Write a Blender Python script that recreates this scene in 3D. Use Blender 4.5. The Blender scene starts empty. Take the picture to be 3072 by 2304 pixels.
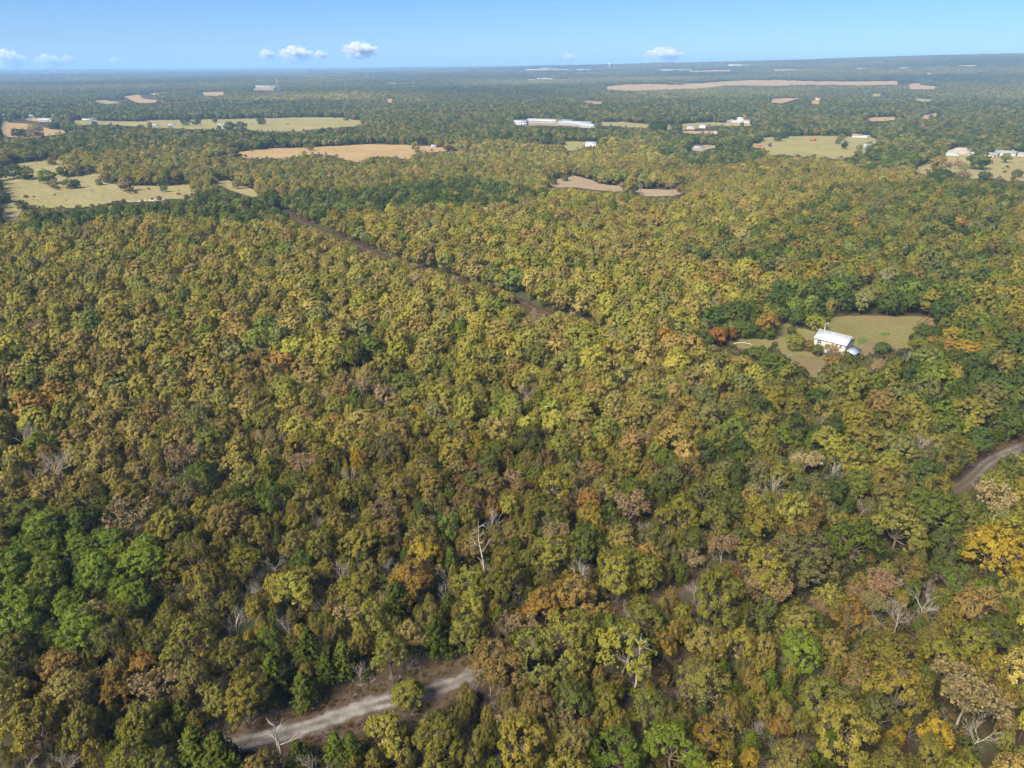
import bpy, math, random, time
import numpy as np
from mathutils import Vector
from mathutils.geometry import delaunay_2d_cdt

SC = bpy.context.scene
COL = SC.collection
RNG = np.random.default_rng(7)
random.seed(7)

# ------------------------------------------------------------------ camera
CAM_H = 120.0
PITCH = math.radians(24.23)          # downwards
TANX = 0.721
W, H = 1024.0, 768.0
FPX = (W / 2) / TANX
cam_d = bpy.data.cameras.new('camera')
cam_d.sensor_fit = 'HORIZONTAL'
cam_d.angle = 2 * math.atan(TANX)
cam_d.clip_start = 0.5
cam_d.clip_end = 300000
cam = bpy.data.objects.new('camera', cam_d)
cam.location = (0, 0, CAM_H)
cam.rotation_euler = (math.pi / 2 - PITCH, 0, 0)
COL.objects.link(cam)
SC.camera = cam

# ------------------------------------------------------------------ sky, sun, exposure
SUN_EL = math.radians(46)
SUN_AZ = math.radians(-136)          # compass: 0 = +Y (view direction), clockwise; so from behind the camera, a little left
world = bpy.data.worlds.new('World')
SC.world = world
world.use_nodes = True
wn, wl = world.node_tree.nodes, world.node_tree.links
wn.clear()
sky = wn.new('ShaderNodeTexSky')
sky.sky_type = 'NISHITA'
sky.sun_disc = False
sky.sun_elevation = SUN_EL
sky.sun_rotation = SUN_AZ
sky.altitude = 300
sky.air_density = 1.0
sky.dust_density = 0.0
sky.ozone_density = 5.0
bg = wn.new('ShaderNodeBackground')
bg.inputs['Strength'].default_value = 0.055
wo = wn.new('ShaderNodeOutputWorld')
hue = wn.new('ShaderNodeMix'); hue.data_type = 'RGBA'; hue.blend_type = 'MULTIPLY'
hue.inputs[0].default_value = 1.0; hue.inputs[7].default_value = (0.44, 0.63, 0.98, 1)      # one even tint for the whole sky
wl.new(sky.outputs[0], hue.inputs[6])
wl.new(hue.outputs[2], bg.inputs[0])
wl.new(bg.outputs[0], wo.inputs[0])

sun_d = bpy.data.lights.new('sun', 'SUN')
sun_d.energy = 5.0
sun_d.angle = math.radians(28)
sun_d.color = (1.0, 0.92, 0.74)
sun = bpy.data.objects.new('sun', sun_d)
sdir = Vector((math.sin(SUN_AZ) * math.cos(SUN_EL), math.cos(SUN_AZ) * math.cos(SUN_EL), math.sin(SUN_EL)))
sun.rotation_euler = sdir.to_track_quat('Z', 'Y').to_euler()
sun.location = (0, 0, 500)
COL.objects.link(sun)

SC.view_settings.view_transform = 'Standard'
SC.view_settings.look = 'None'
SC.view_settings.exposure = 1.4
SC.view_settings.gamma = 1.0
SC.view_settings.use_curve_mapping = False
SC.render.engine = 'CYCLES'
SC.cycles.use_denoising = True
SC.cycles.denoiser = 'OPENIMAGEDENOISE'
SC.cycles.use_adaptive_sampling = True
SC.cycles.adaptive_threshold = 0.03
SC.cycles.max_bounces = 4
SC.cycles.diffuse_bounces = 3
SC.cycles.transmission_bounces = 3
SC.cycles.volume_bounces = 2
SC.cycles.caustics_reflective = False
SC.cycles.caustics_refractive = False

# ------------------------------------------------------------------ terrain and projection
def sstep(a, b, x):
    t = np.clip((x - a) / (b - a), 0, 1)
    return t * t * (3 - 2 * t)

def terrain(x, y):
    x = np.asarray(x, float); y = np.asarray(y, float)
    r = np.hypot(x, y)
    k = sstep(450, 1300, r)
    u = 3.2 * np.sin(x / 230 + 1.3) * np.cos(y / 310 + 0.4) + 3.0 * np.sin((x + y) / 520 + 2.0) + 2.2 * np.cos((x - 1.4 * y) / 410)
    az = np.where(y > 1, x / np.maximum(y, 1), np.where(x > 0, 3.0, -3.0))
    ridge = 215 * sstep(-0.48, 0.78, az) * sstep(2600, 9800, r)
    roll = 9 * np.sin(x / 900 + 0.5) * np.sin(y / 1300) * sstep(2500, 6000, r)
    return u * k + ridge + roll

CP, SP = math.cos(PITCH), math.sin(PITCH)
def project(x, y, z):
    """world -> pixels of the 1024 x 768 frame"""
    dz = np.asarray(z, float) - CAM_H
    y = np.asarray(y, float)
    depth = y * CP - dz * SP
    up = y * SP + dz * CP
    depth = np.where(depth < 1e-3, 1e-3, depth)
    return W / 2 + FPX * np.asarray(x, float) / depth, H / 2 - FPX * up / depth

def ray(px, py):
    u, v = (px - W / 2) / FPX, (H / 2 - py) / FPX
    d = np.array([u, CP + v * SP, -SP + v * CP])
    return d / np.linalg.norm(d)

def ground_at(ox, oy, above=0.0):
    """pixel of the 3072 x 2304 photograph -> point on the terrain (raised by above)"""
    d = ray(ox / 3.0, oy / 3.0)
    P = TS[:, None] * d
    under = np.nonzero(CAM_H + P[:, 2] < terrain(P[:, 0], P[:, 1]) + above)[0]
    if len(under) and under[0] > 0:
        for _ in range(3):
            t = np.linspace(TS[under[0] - 1], TS[under[0]], 24) if _ == 0 else np.linspace(t[k - 1], t[k], 24)
            P = t[:, None] * d
            k = max(1, int(np.argmax(CAM_H + P[:, 2] < terrain(P[:, 0], P[:, 1]) + above + 1e-9)))
        p = P[k]
        return np.array([p[0], p[1], CAM_H + p[2]])
    p = d * 22000
    return np.array([p[0], p[1], float(terrain(p[0], p[1])) + above])
TS = np.geomspace(30, 30000, 420)

def crop(c, pts):
    x0, y0, s = c
    return [(x0 + x * s, y0 + y * s) for x, y in pts]
C1, C2, C3 = (0, 0, .46293), (1024, 0, .46293), (2048, 0, .46293)
C4, C5, C6 = (0, 320, .36166), (600, 320, .36166), (1400, 320, .36166)
C7, C8 = (2172, 200, .40687), (2100, 850, .43942)
DD = 3072 / 2212.0

def in_poly(poly, x, y):
    """vectorised even-odd test"""
    x = np.asarray(x, float); y = np.asarray(y, float)
    shape = x.shape
    x = x.ravel(); y = y.ravel()
    out = np.zeros(x.shape, bool)
    xs = [p[0] for p in poly]; ys = [p[1] for p in poly]
    idx = np.nonzero((x >= min(xs)) & (x <= max(xs)) & (y >= min(ys)) & (y <= max(ys)))[0]
    if not len(idx): return out.reshape(shape)
    qx, qy = x[idx], y[idx]
    ins = np.zeros(qx.shape, bool)
    n = len(poly)
    for i in range(n):
        x1, y1 = poly[i]; x2, y2 = poly[(i + 1) % n]
        if y1 == y2: continue
        ins ^= ((y1 > qy) != (y2 > qy)) & (qx < (x2 - x1) * (qy - y1) / (y2 - y1) + x1)
    out[idx] = ins
    return out.reshape(shape)

def dist_polyline(pl, x, y):
    best = np.full(np.shape(x), 1e9)
    for (ax, ay), (bx, by) in zip(pl[:-1], pl[1:]):
        dx, dy = bx - ax, by - ay
        t = np.clip(((x - ax) * dx + (y - ay) * dy) / (dx * dx + dy * dy), 0, 1)
        best = np.minimum(best, np.hypot(x - ax - t * dx, y - ay - t * dy))
    return best

# ------------------------------------------------------------------ materials
MATS = {}
def new_mat(name):
    m = bpy.data.materials.new(name); m.use_nodes = True
    nt = m.node_tree; nt.nodes.clear()
    out = nt.nodes.new('ShaderNodeOutputMaterial')
    MATS[name] = m
    return m, nt, out

def principled(nt, out, rough=0.8, spec=0.2):
    p = nt.nodes.new('ShaderNodeBsdfPrincipled')
    p.inputs['Roughness'].default_value = rough
    p.inputs['Specular IOR Level'].default_value = spec
    nt.links.new(p.outputs[0], out.inputs['Surface'])
    return p

def noise(nt, scale, detail=4, vec=None, rough=0.55):
    n = nt.nodes.new('ShaderNodeTexNoise')
    n.inputs['Scale'].default_value = scale; n.inputs['Detail'].default_value = detail
    n.inputs['Roughness'].default_value = rough
    if vec is not None: nt.links.new(vec, n.inputs['Vector'])
    return n.outputs['Fac']

def ramp(nt, fac, stops):
    r = nt.nodes.new('ShaderNodeValToRGB')
    e = r.color_ramp.elements
    while len(e) < len(stops): e.new(0.5)
    for k, (p, c) in zip(e, stops):
        k.position = p; k.color = (*c, 1)
    nt.links.new(fac, r.inputs[0])
    return r.outputs[0]

def mixc(nt, fac, a, b, mode='MIX'):
    m = nt.nodes.new('ShaderNodeMix'); m.data_type = 'RGBA'; m.blend_type = mode
    if isinstance(fac, (int, float)): m.inputs[0].default_value = fac
    else: nt.links.new(fac, m.inputs[0])
    for s, v in ((6, a), (7, b)):
        if isinstance(v, tuple): m.inputs[s].default_value = (*v, 1)
        else: nt.links.new(v, m.inputs[s])
    return m.outputs[2]

def mathn(nt, op, a, b=None, clamp=False):
    m = nt.nodes.new('ShaderNodeMath'); m.operation = op; m.use_clamp = clamp
    for i, v in enumerate((a, b)):
        if v is None: continue
        if isinstance(v, (int, float)): m.inputs[i].default_value = v
        else: nt.links.new(v, m.inputs[i])
    return m.outputs[0]

def maprange(nt, v, a, b, c=0.0, d=1.0):
    m = nt.nodes.new('ShaderNodeMapRange'); m.interpolation_type = 'SMOOTHSTEP'
    nt.links.new(v, m.inputs[0])
    for i, k in zip((1, 2, 3, 4), (a, b, c, d)): m.inputs[i].default_value = k
    return m.outputs[0]

def geo_pos(nt):
    return nt.nodes.new('ShaderNodeNewGeometry').outputs['Position']

def plain(name, col, rough=0.7, var=0.15, scale=1.5, metallic=0.0, spec=0.3):
    m, nt, out = new_mat(name)
    p = principled(nt, out, rough, spec)
    p.inputs['Metallic'].default_value = metallic
    f = noise(nt, scale, 5, geo_pos(nt))
    lo = tuple(c * (1 - var) for c in col); hi = tuple(min(1, c * (1 + var)) for c in col)
    nt.links.new(ramp(nt, f, [(0.3, lo), (0.7, hi)]), p.inputs['Base Color'])
    return m

# foliage: the tree's own colour comes from its 'tint' property, every clump and leaf a little off it
def leaf_mat():
    m, nt, out = new_mat('foliage')
    a = nt.nodes.new('ShaderNodeAttribute'); a.attribute_type = 'INSTANCER'; a.attribute_name = 'tint'
    v = nt.nodes.new('ShaderNodeAttribute'); v.attribute_type = 'GEOMETRY'; v.attribute_name = 'clump'
    dark = mixc(nt, 1.0, a.outputs['Color'], (0.64, 0.68, 0.62), 'MULTIPLY')
    lite = mixc(nt, 1.0, a.outputs['Color'], (1.34, 1.28, 1.0), 'MULTIPLY')
    c = mixc(nt, v.outputs['Fac'], dark, lite)
    d = nt.nodes.new('ShaderNodeBsdfDiffuse'); nt.links.new(c, d.inputs[0])
    t = nt.nodes.new('ShaderNodeBsdfTranslucent'); nt.links.new(c, t.inputs[0])
    mx = nt.nodes.new('ShaderNodeMixShader'); mx.inputs[0].default_value = 0.22
    nt.links.new(d.outputs[0], mx.inputs[1]); nt.links.new(t.outputs[0], mx.inputs[2])
    nt.links.new(mx.outputs[0], out.inputs['Surface'])
    return m
LEAF = leaf_mat()

BARK = plain('bark', (0.13, 0.10, 0.075), 0.9, 0.35, 2.0, spec=0.1)
PALE = plain('pale_dead_wood', (0.28, 0.255, 0.22), 0.9, 0.25, 2.5, spec=0.1)
TWIG = plain('grey_twig', (0.235, 0.20, 0.17), 0.9, 0.3, 2.5, spec=0.1)

def litter_mat():
    m, nt, out = new_mat('woodland_floor')
    p = principled(nt, out, 0.95, 0.05)
    pos = geo_pos(nt)
    a = ramp(nt, noise(nt, 0.9, 8, pos, 0.7), [(0.25, (0.018, 0.014, 0.008)), (0.5, (0.044, 0.031, 0.018)), (0.75, (0.085, 0.058, 0.034))])
    b = ramp(nt, noise(nt, 0.06, 6, pos), [(0.3, (0.035, 0.042, 0.018)), (0.7, (0.06, 0.06, 0.03))])
    f = maprange(nt, noise(nt, 0.02, 5, pos), 0.45, 0.6)
    nt.links.new(mixc(nt, f, a, b), p.inputs['Base Color'])
    return m
LITTER = litter_mat()

def field_mat(name, c1, c2, c3=None, s=0.02, streak=0.25):
    m, nt, out = new_mat(name)
    p = principled(nt, out, 0.95, 0.05)
    pos = geo_pos(nt)
    big = ramp(nt, noise(nt, s, 7, pos, 0.62), [(0.32, c1), (0.62, c2)])
    fine = noise(nt, s * 14, 6, pos, 0.7)
    c = mixc(nt, streak, big, ramp(nt, fine, [(0.25, tuple(x * 0.45 for x in c1)), (0.75, tuple(min(1, x * 1.5) for x in c2))]))
    wv = nt.nodes.new('ShaderNodeTexWave'); wv.inputs['Scale'].default_value = s * 2.2; wv.inputs['Distortion'].default_value = 3.0; wv.inputs['Detail'].default_value = 3
    wv.wave_profile = 'SIN'; mp = nt.nodes.new('ShaderNodeMapping'); mp.inputs['Rotation'].default_value = (0, 0, 1.1); nt.links.new(pos, mp.inputs[0]); nt.links.new(mp.outputs[0], wv.inputs[0])
    c = mixc(nt, mathn(nt, 'MULTIPLY', wv.outputs['Fac'], .30), c, tuple(x * .72 for x in c1))
    if c3:
        f = maprange(nt, noise(nt, s * 0.7, 4, pos), 0.55, 0.72)
        c = mixc(nt, f, c, c3)
    nt.links.new(c, p.inputs['Base Color'])
    return m
HAY = field_mat('hay_stubble', (0.20, 0.138, 0.062), (0.285, 0.205, 0.10), (0.255, 0.15, 0.075), 0.008, .35)
PASTURE = field_mat('green_pasture', (0.145, 0.14, 0.05), (0.215, 0.19, 0.08), (0.235, 0.165, 0.08), 0.012, .4)
MEADOW = field_mat('rough_meadow', (0.115, 0.11, 0.04), (0.235, 0.20, 0.095), (0.185, 0.15, 0.075), 0.016, 0.65)
LAWN = field_mat('dry_lawn', (0.100, 0.090, 0.032), (0.150, 0.130, 0.055), (0.145, 0.100, 0.052), 0.05, 0.45)
DIRT = field_mat('bare_earth', (0.165, 0.125, 0.078), (0.24, 0.185, 0.12), (0.135, 0.105, 0.055), 0.03, 0.45)
YARD = field_mat('concrete_yard', (0.28, 0.24, 0.20), (0.36, 0.32, 0.27), None, 0.05, 0.2)

# ------------------------------------------------------------------ mesh helpers
def mesh_from(name, V, Q, mats, midx=None, clump=None, smooth=False):
    V = np.asarray(V, np.float32).reshape(-1, 3); Q = np.asarray(Q, np.int32).reshape(-1, 4)
    me = bpy.data.meshes.new(name)
    me.vertices.add(len(V)); me.vertices.foreach_set('co', V.ravel())
    me.loops.add(len(Q) * 4); me.loops.foreach_set('vertex_index', Q.ravel())
    me.polygons.add(len(Q))
    me.polygons.foreach_set('loop_start', np.arange(0, len(Q) * 4, 4, dtype=np.int32))
    me.polygons.foreach_set('loop_total', np.full(len(Q), 4, np.int32))
    for m in mats: me.materials.append(m)
    if midx is not None: me.polygons.foreach_set('material_index', np.asarray(midx, np.int32))
    if clump is not None:
        a = me.attributes.new('clump', 'FLOAT', 'FACE'); a.data.foreach_set('value', np.asarray(clump, np.float32))
    if smooth: me.polygons.foreach_set('use_smooth', np.ones(len(Q), bool))
    me.update(calc_edges=True)
    me.validate(verbose=False)
    return me

class Geo:
    """quads with a material index and a per-face clump value"""
    def __init__(s): s.V, s.Q, s.M, s.C, s.n = [], [], [], [], 0
    def add(s, V, Q, m=0, c=None):
        V = np.asarray(V, float).reshape(-1, 3); Q = np.asarray(Q, int).reshape(-1, 4)
        s.V.append(V); s.Q.append(Q + s.n); s.n += len(V)
        s.M.append(np.full(len(Q), m)); s.C.append(np.full(len(Q), 0.5) if c is None else np.asarray(c, float))
        return s
    def box(s, lo, hi, m=0):
        (a, b, c), (d, e, f) = lo, hi
        V = [(a, b, c), (d, b, c), (d, e, c), (a, e, c), (a, b, f), (d, b, f), (d, e, f), (a, e, f)]
        return s.add(V, [(3, 2, 1, 0), (4, 5, 6, 7), (0, 1, 5, 4), (1, 2, 6, 5), (2, 3, 7, 6), (3, 0, 4, 7)], m)
    def tube(s, pts, rad, sides=5, m=0, cap=True):
        pts = np.asarray(pts, float); k = len(pts)
        V = []
        for i in range(k):
            t = pts[min(i + 1, k - 1)] - pts[max(i - 1, 0)]
            t /= (np.linalg.norm(t) + 1e-9)
            a = np.cross(t, (0.3, 0.9, 0.1) if abs(t[2]) > 0.8 else (0, 0, 1.0)); a /= (np.linalg.norm(a) + 1e-9)
            b = np.cross(t, a)
            an = np.arange(sides) * 2 * math.pi / sides
            V.append(pts[i] + rad[i] * (np.cos(an)[:, None] * a + np.sin(an)[:, None] * b))
        V = np.concatenate(V)
        Q = [(i * sides + j, i * sides + (j + 1) % sides, (i + 1) * sides + (j + 1) % sides, (i + 1) * sides + j) for i in range(k - 1) for j in range(sides)]
        if cap and sides == 4: Q += [(0, 3, 2, 1), tuple((k - 1) * 4 + q for q in (0, 1, 2, 3))]
        return s.add(V, Q, m)
    def join(s, o, moff=0):
        for V, Q, M, C in o.parts(): s.add(V, Q, 0, C); s.M[-1] = M + moff
        return s
    def parts(s):
        base = 0
        for V, Q, M, C in zip(s.V, s.Q, s.M, s.C):
            yield V, Q - base, M, C
            base += len(V)
    def mesh(s, name, mats, smooth=False):
        return mesh_from(name, np.concatenate(s.V), np.concatenate(s.Q), mats, np.concatenate(s.M), np.concatenate(s.C), smooth)

def leaves(g, P, N, size, clump, rng, m=0, jit=0.35, aspect=1.0):
    """irregular quads at P facing roughly N"""
    n = len(P)
    N = N + rng.normal(0, jit, (n, 3)); N /= np.linalg.norm(N, axis=1)[:, None] + 1e-9
    R = rng.normal(0, 1, (n, 3))
    A = np.cross(N, R); A /= np.linalg.norm(A, axis=1)[:, None] + 1e-9
    B = np.cross(N, A)
    S = np.asarray(size) * (0.65 + 0.7 * rng.random(n))
    V = np.empty((n, 4, 3))
    for k, (a, b) in enumerate(((-1, -0.7), (0.8, -1), (1, 0.75), (-0.7, 1))):
        ja = a * (0.6 + 0.55 * rng.random(n)) * S * 0.5
        jb = b * (0.6 + 0.55 * rng.random(n)) * S * 0.5 * aspect
        V[:, k] = P + A * ja[:, None] + B * jb[:, None] + N * (rng.normal(0, 0.12, n) * S)[:, None]
    g.add(V.reshape(-1, 3), np.arange(4 * n).reshape(-1, 4), m, np.clip(clump, 0, 1))

def sphere_dirs(n, rng, zmin=-1.0):
    z = zmin + (1 - zmin) * rng.random(n)
    a = 2 * math.pi * rng.random(n)
    r = np.sqrt(np.maximum(0, 1 - z * z))
    return np.stack([r * np.cos(a), r * np.sin(a), z], 1)

# ------------------------------------------------------------------ tree builders (about 13 m tall, crown radius about 6 m)
def limb(g, a, b, r0, r1, rng, sides=5, wob=0.12, m=0):
    a, b = np.asarray(a, float), np.asarray(b, float)
    L = np.linalg.norm(b - a)
    mid = [a + (b - a) * t + rng.normal(0, wob * L * 0.5, 3) * (1 if 0 < t < 1 else 0) for t in (0, 0.35, 0.7, 1)]
    g.tube(mid, [r0, r0 * .72 + r1 * .28, r0 * .35 + r1 * .65, r1], sides, m)
    return mid

def oak(seed, nclump=9, nleaf=40, lsize=0.42, openness=0.0, tall=1.0, narrow=1.0, wood=True, lod=0, deep=0.5, low=0.0, fine=0):
    """a domed crown of many lobes, each lobe a cluster of leaf clumps; returns (wood Geo, leaf Geo)"""
    rng = np.random.default_rng(seed)
    wg, lg = Geo(), Geo()
    top = 13.0 * tall
    fork = np.array([rng.normal(0, .25), rng.normal(0, .25), (4.2 - 2.2 * low) * tall])
    cen = np.array([0, 0, top - 6.2])
    if wood:
        wg.tube([(0, 0, -0.4), (0.05, 0.02, fork[2] * .4), tuple(fork)], [0.36, 0.27, 0.23], 6)
    lobes = [(np.array([rng.normal(0, .6), rng.normal(0, .6), top - 2.6]), 2.5 + rng.random() * .5)]
    squash = 1 + rng.normal(0, .10)
    for n, rr, dz, R in ((5, 2.7, 3.6, 2.15), (7, 4.2, 5.6, 1.95), (int(round(7 * deep)), 3.9, 7.7, 1.8), (int(round(6 * low)), 3.3, 9.9, 1.8)):
        a0 = rng.random() * 6.28
        for i in range(n):
            if rng.random() < .08: continue
            an = a0 + i * 2 * math.pi / n + rng.normal(0, .22)
            q = rr * narrow * (1 + rng.normal(0, .10))
            z = top - dz * (1 if tall < 1.06 else 1.08) + rng.normal(0, .55)
            lobes.append((np.array([q * math.cos(an) * squash, q * math.sin(an) / squash, z]), R * (.82 + .4 * rng.random()) * (.8 + .2 * narrow)))
    for c, R in lobes:
        out = c - cen; out /= np.linalg.norm(out) + 1e-9
        if wood:
            limb(wg, fork + rng.normal(0, .1, 3), c - out * .3 * R, 0.15, 0.05, rng, 5 if lod == 0 else 3)
        D_ = sphere_dirs(int(nclump * 2.2 * (R / 2.0) ** 2) + 3, rng, -.6)
        D_ = D_[(D_ @ out) > -.15][:max(4, int(nclump * (R / 2.0) ** 2))]
        for d in D_:
            if rng.random() < openness:
                if wood and rng.random() < .8: limb(wg, c - d * R * .3, c + d * R * (1.0 + rng.random() * .1), 0.05, 0.015, rng, 3, .1)
                continue
            cc = c + d * R * ((0.80 + 0.22 * rng.random()) if (lod or not fine) else (.66 + .46 * rng.random())) * np.array([1, 1, .9])
            cr = 0.60 + 0.42 * rng.random() if not fine else 0.40 + 0.42 * rng.random()
            if wood and lod == 0: limb(wg, c - d * R * .2, cc, 0.045, 0.016, rng, 3, .08)
            n = max(3, int(nleaf * (cr / (.62 if fine else .82)) ** 2 * (0.6 + .8 * rng.random())))
            ld = sphere_dirs(n, rng, -0.75)
            ld = np.where(((ld @ d) < -.3)[:, None], -ld, ld)
            P = cc + ld * cr * (0.70 + .42 * rng.random((n, 1))) * np.array([1, 1, .85])
            Nn = ld * .75 + d * .45 + out * .45 + np.array([0, 0, .30])
            cv = rng.normal(.45, .15)
            leaves(lg, P, Nn, lsize, cv + rng.normal(0, .15, n), rng, 0, .46 if fine and lod == 0 else .28)
    n = int(nleaf * 9)
    c = np.array([l[0] for l in lobes])[rng.integers(0, len(lobes), n)] * np.array([.8, .8, 1]) - np.array([0, 0, .6])
    leaves(lg, c + rng.normal(0, .8, (n, 3)), sphere_dirs(n, rng, 0), lsize * 1.3, rng.normal(.4, .12, n), rng)
    return wg, lg

def cedar(seed, n=2600, lsize=0.34, wood=True):
    rng = np.random.default_rng(seed)
    wg, lg = Geo(), Geo()
    Ht = 10.5
    if wood: wg.tube([(0, 0, -.3), (.05, 0, 4), (0, 0, Ht - .6)], [.19, .12, .03], 5)
    nb = 95
    per = max(3, n // nb)
    for i in range(nb):
        t = (i + rng.random()) / nb
        z = 0.7 + t * (Ht - .9)
        rmax = 2.7 * (1 - t) ** 0.72 * (0.72 + .5 * rng.random()) + .12
        an = i * 2.399 + rng.normal(0, .3)
        d = np.array([math.cos(an), math.sin(an), 0.45])
        q = rng.random(per) ** .6
        P = np.array([0, 0, z]) + d * (q * rmax)[:, None] + rng.normal(0, .22, (per, 3)) * (0.5 + .5 * (1 - t))
        if wood: wg.tube([(0, 0, z), tuple(np.array([0, 0, z]) + d * rmax * .8)], [.04, .012], 3)
        leaves(lg, P, d * .8 + np.array([0, 0, .5]), lsize, np.clip(rng.normal(.45, .16), 0, 1) + rng.normal(0, .14, per), rng, 0, .5, 0.8)
    return wg, lg

def bare(seed, spread=1.0, levels=4, leafy=0, wmat=0, thick=1.0, height=12.0, fan=(6, 5, 5, 4)):
    rng = np.random.default_rng(seed)
    wg, lg = Geo(), Geo()
    tips = []
    def grow(p, d, L, r, lev):
        end = p + d * L
        bend = rng.normal(0, .10 * L, 3)
        mid = p + d * L * .5 + bend
        wg.tube([p, mid, end], [r, r * .75, r * .5], 5 if lev < 2 else 3, wmat)
        if lev >= levels - 1:
            tips.append(end); return
        k = fan[lev] + int(rng.integers(-1, 2))
        for j in range(k):
            t = .45 + .55 * (j + .5) / k if lev else .55 + .45 * (j + .5) / k
            base = p + (mid - p) * (t / .5) if t < .5 else mid + (end - mid) * ((t - .5) / .5)
            s = rng.normal(0, 1, 3); s -= s.dot(d) * d; s /= np.linalg.norm(s) + 1e-9
            nd = d * (.80 if lev else .75) + s * (.62 if lev else .75) * spread + np.array([0, 0, .22])
            nd /= np.linalg.norm(nd)
            grow(base, nd, L * (.50 + .18 * rng.random()) * (1.0 if lev else 1.12), r * .50, lev + 1)
    d0 = np.array([rng.normal(0, .06), rng.normal(0, .06), 1.0]); d0 /= np.linalg.norm(d0)
    grow(np.array([0, 0, -.3]), d0, height * .44, .24 * thick, 0)
    if leafy:
        t = np.array(tips); idx = rng.integers(0, len(t), leafy)
        hi = t[idx]
        P = hi + rng.normal(0, .25, (leafy, 3))
        leaves(lg, P, sphere_dirs(leafy, rng, 0), .34, rng.normal(.5, .2, leafy), rng)
    return wg, lg

def snag(seed, height=12.0, nb=6):
    rng = np.random.default_rng(seed)
    wg = Geo()
    pts = [np.array([0, 0, -.3])]
    for i in range(6): pts.append(pts[-1] + np.array([rng.normal(0, .22), rng.normal(0, .22), height / 6]))
    wg.tube(pts, [.26, .23, .20, .16, .12, .08, .03], 6)
    for i in range(nb):
        t = 2.0 + 3.6 * (i + .5) / nb; k = int(t)
        b = pts[k] + (pts[k + 1] - pts[k]) * (t - k)
        an = i * 2.4 + rng.normal(0, .5)
        d = np.array([math.cos(an), math.sin(an), .25 + .5 * rng.random()])
        L = (1.6 + 2.2 * rng.random()) * (1.15 - t / 8)
        m1 = b + d * L * .5 + rng.normal(0, .15, 3); e = m1 + (d * .45 + np.array([0, 0, .35])) * L
        wg.tube([b, m1, e], [.10, .07, .025], 4)
        for j in range(3):
            dd = d + rng.normal(0, .6, 3); wg.tube([m1, m1 + dd * .5 * L], [.05, .012], 3)
    return wg, Geo()

def whole(pair, bark):
    g = Geo()
    wg, lg = pair
    mats = []
    if wg.n: g.join(wg, 0)
    if lg.n: g.join(lg, 1)
    return g, [bark, LEAF]

# prototypes -------------------------------------------------------
NEAR = {  # kind -> list of (wood mesh, leaf mesh or None)
    'oak': [], 'round': [], 'thin_oak': [], 'pine': [], 'cedar': [], 'bare': [], 'snag': [], 'half': []}
def near_add(kind, pair, wood):
    wg, lg = pair
    NEAR[kind].append((wg.mesh(kind + '_wood', [wood]), lg.mesh(kind + '_leaf', [LEAF]) if lg.n else None))
for s in range(9): near_add('oak', oak(100 + s, nclump=14 + s % 3, nleaf=27, lsize=.35, fine=1, openness=.10 + .06 * (s % 3), tall=1.0 + .04 * (s % 3 - 1), deep=.0 + .25 * (s % 3)), BARK)
for s in range(4): near_add('thin_oak', oak(150 + s, nclump=15, nleaf=20, lsize=.33, fine=1, openness=.38, deep=.2), BARK)
for s in range(4): near_add('pine', oak(200 + s, nclump=14, nleaf=28, lsize=.34, fine=1, narrow=.74, tall=1.12, deep=.8, openness=.06), BARK)
for s in range(4): near_add('round', oak(250 + s, nclump=12, nleaf=24, lsize=.38, fine=1, deep=1.0, low=1.0, openness=.06), BARK)
for s in range(4): near_add('cedar', cedar(300 + s), BARK)
for s in range(6): near_add('bare', bare(400 + s, thick=.72, spread=.85 + .1 * (s % 3)), TWIG if s % 2 else PALE)
for s in range(3): near_add('half', bare(450 + s, thick=.75, leafy=2200 + 600 * s), TWIG)
for s in range(4): near_add('snag', snag(500 + s, 12 + s, 5 + s), PALE)

def proto_collection(name):
    return bpy.data.collections.new(name)          # never linked to the scene: only a source for the woods
PROTO = proto_collection('woods_source')
PIDX = {}
_pc = [0]
def proto(kind, g, mats):
    o = bpy.data.objects.new('p%03d' % _pc[0], g.mesh('woods_%03d' % _pc[0], mats))
    PROTO.objects.link(o)
    PIDX.setdefault(kind, []).append(_pc[0]); _pc[0] += 1
for s in range(6): proto('oak0', *whole(oak(120 + s, nclump=14, nleaf=24, lsize=.36, fine=1, openness=.12, deep=.7), BARK))
for s in range(2): proto('pine0', *whole(oak(220 + s, nclump=10, lsize=.4, narrow=.74, tall=1.12, deep=.8), BARK))
for s in range(2): proto('cedar0', *whole(cedar(320 + s), BARK))
for s in range(3): proto('bare0', *whole(bare(420 + s), TWIG))
for s in range(8): proto('oak1', *whole(oak(130 + s, nclump=11, nleaf=13, lsize=.58, openness=.0, lod=1, deep=1.0, low=.4, fine=1), BARK))
for s in range(3): proto('pine1', *whole(oak(230 + s, nclump=8, nleaf=15, lsize=.64, narrow=.76, tall=1.1, lod=1, deep=1.0), BARK))
for s in range(3): proto('cedar1', *whole(cedar(330 + s, n=900, lsize=.55), BARK))
for s in range(3): proto('bare1', *whole(bare(430 + s, fan=(5, 5, 4, 3), thick=1.3), TWIG))
for s in range(7): proto('oak2', *whole(oak(140 + s, nclump=5, nleaf=6, lsize=1.15, lod=2, deep=1.0, low=.8), BARK))
for s in range(2): proto('pine2', *whole(oak(240 + s, nclump=5, nleaf=6, lsize=1.1, narrow=.76, tall=1.1, lod=2, deep=1.0, low=.5), BARK))
for s in range(2): proto('cedar2', *whole(cedar(340 + s, n=280, lsize=.95), BARK))
for s in range(2): proto('bare2', *whole(bare(440 + s, fan=(5, 4, 3, 2), thick=1.8), TWIG))
PIDX['half0'] = PIDX['bare0']; PIDX['half1'] = PIDX['bare1']; PIDX['half2'] = PIDX['bare2']
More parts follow.
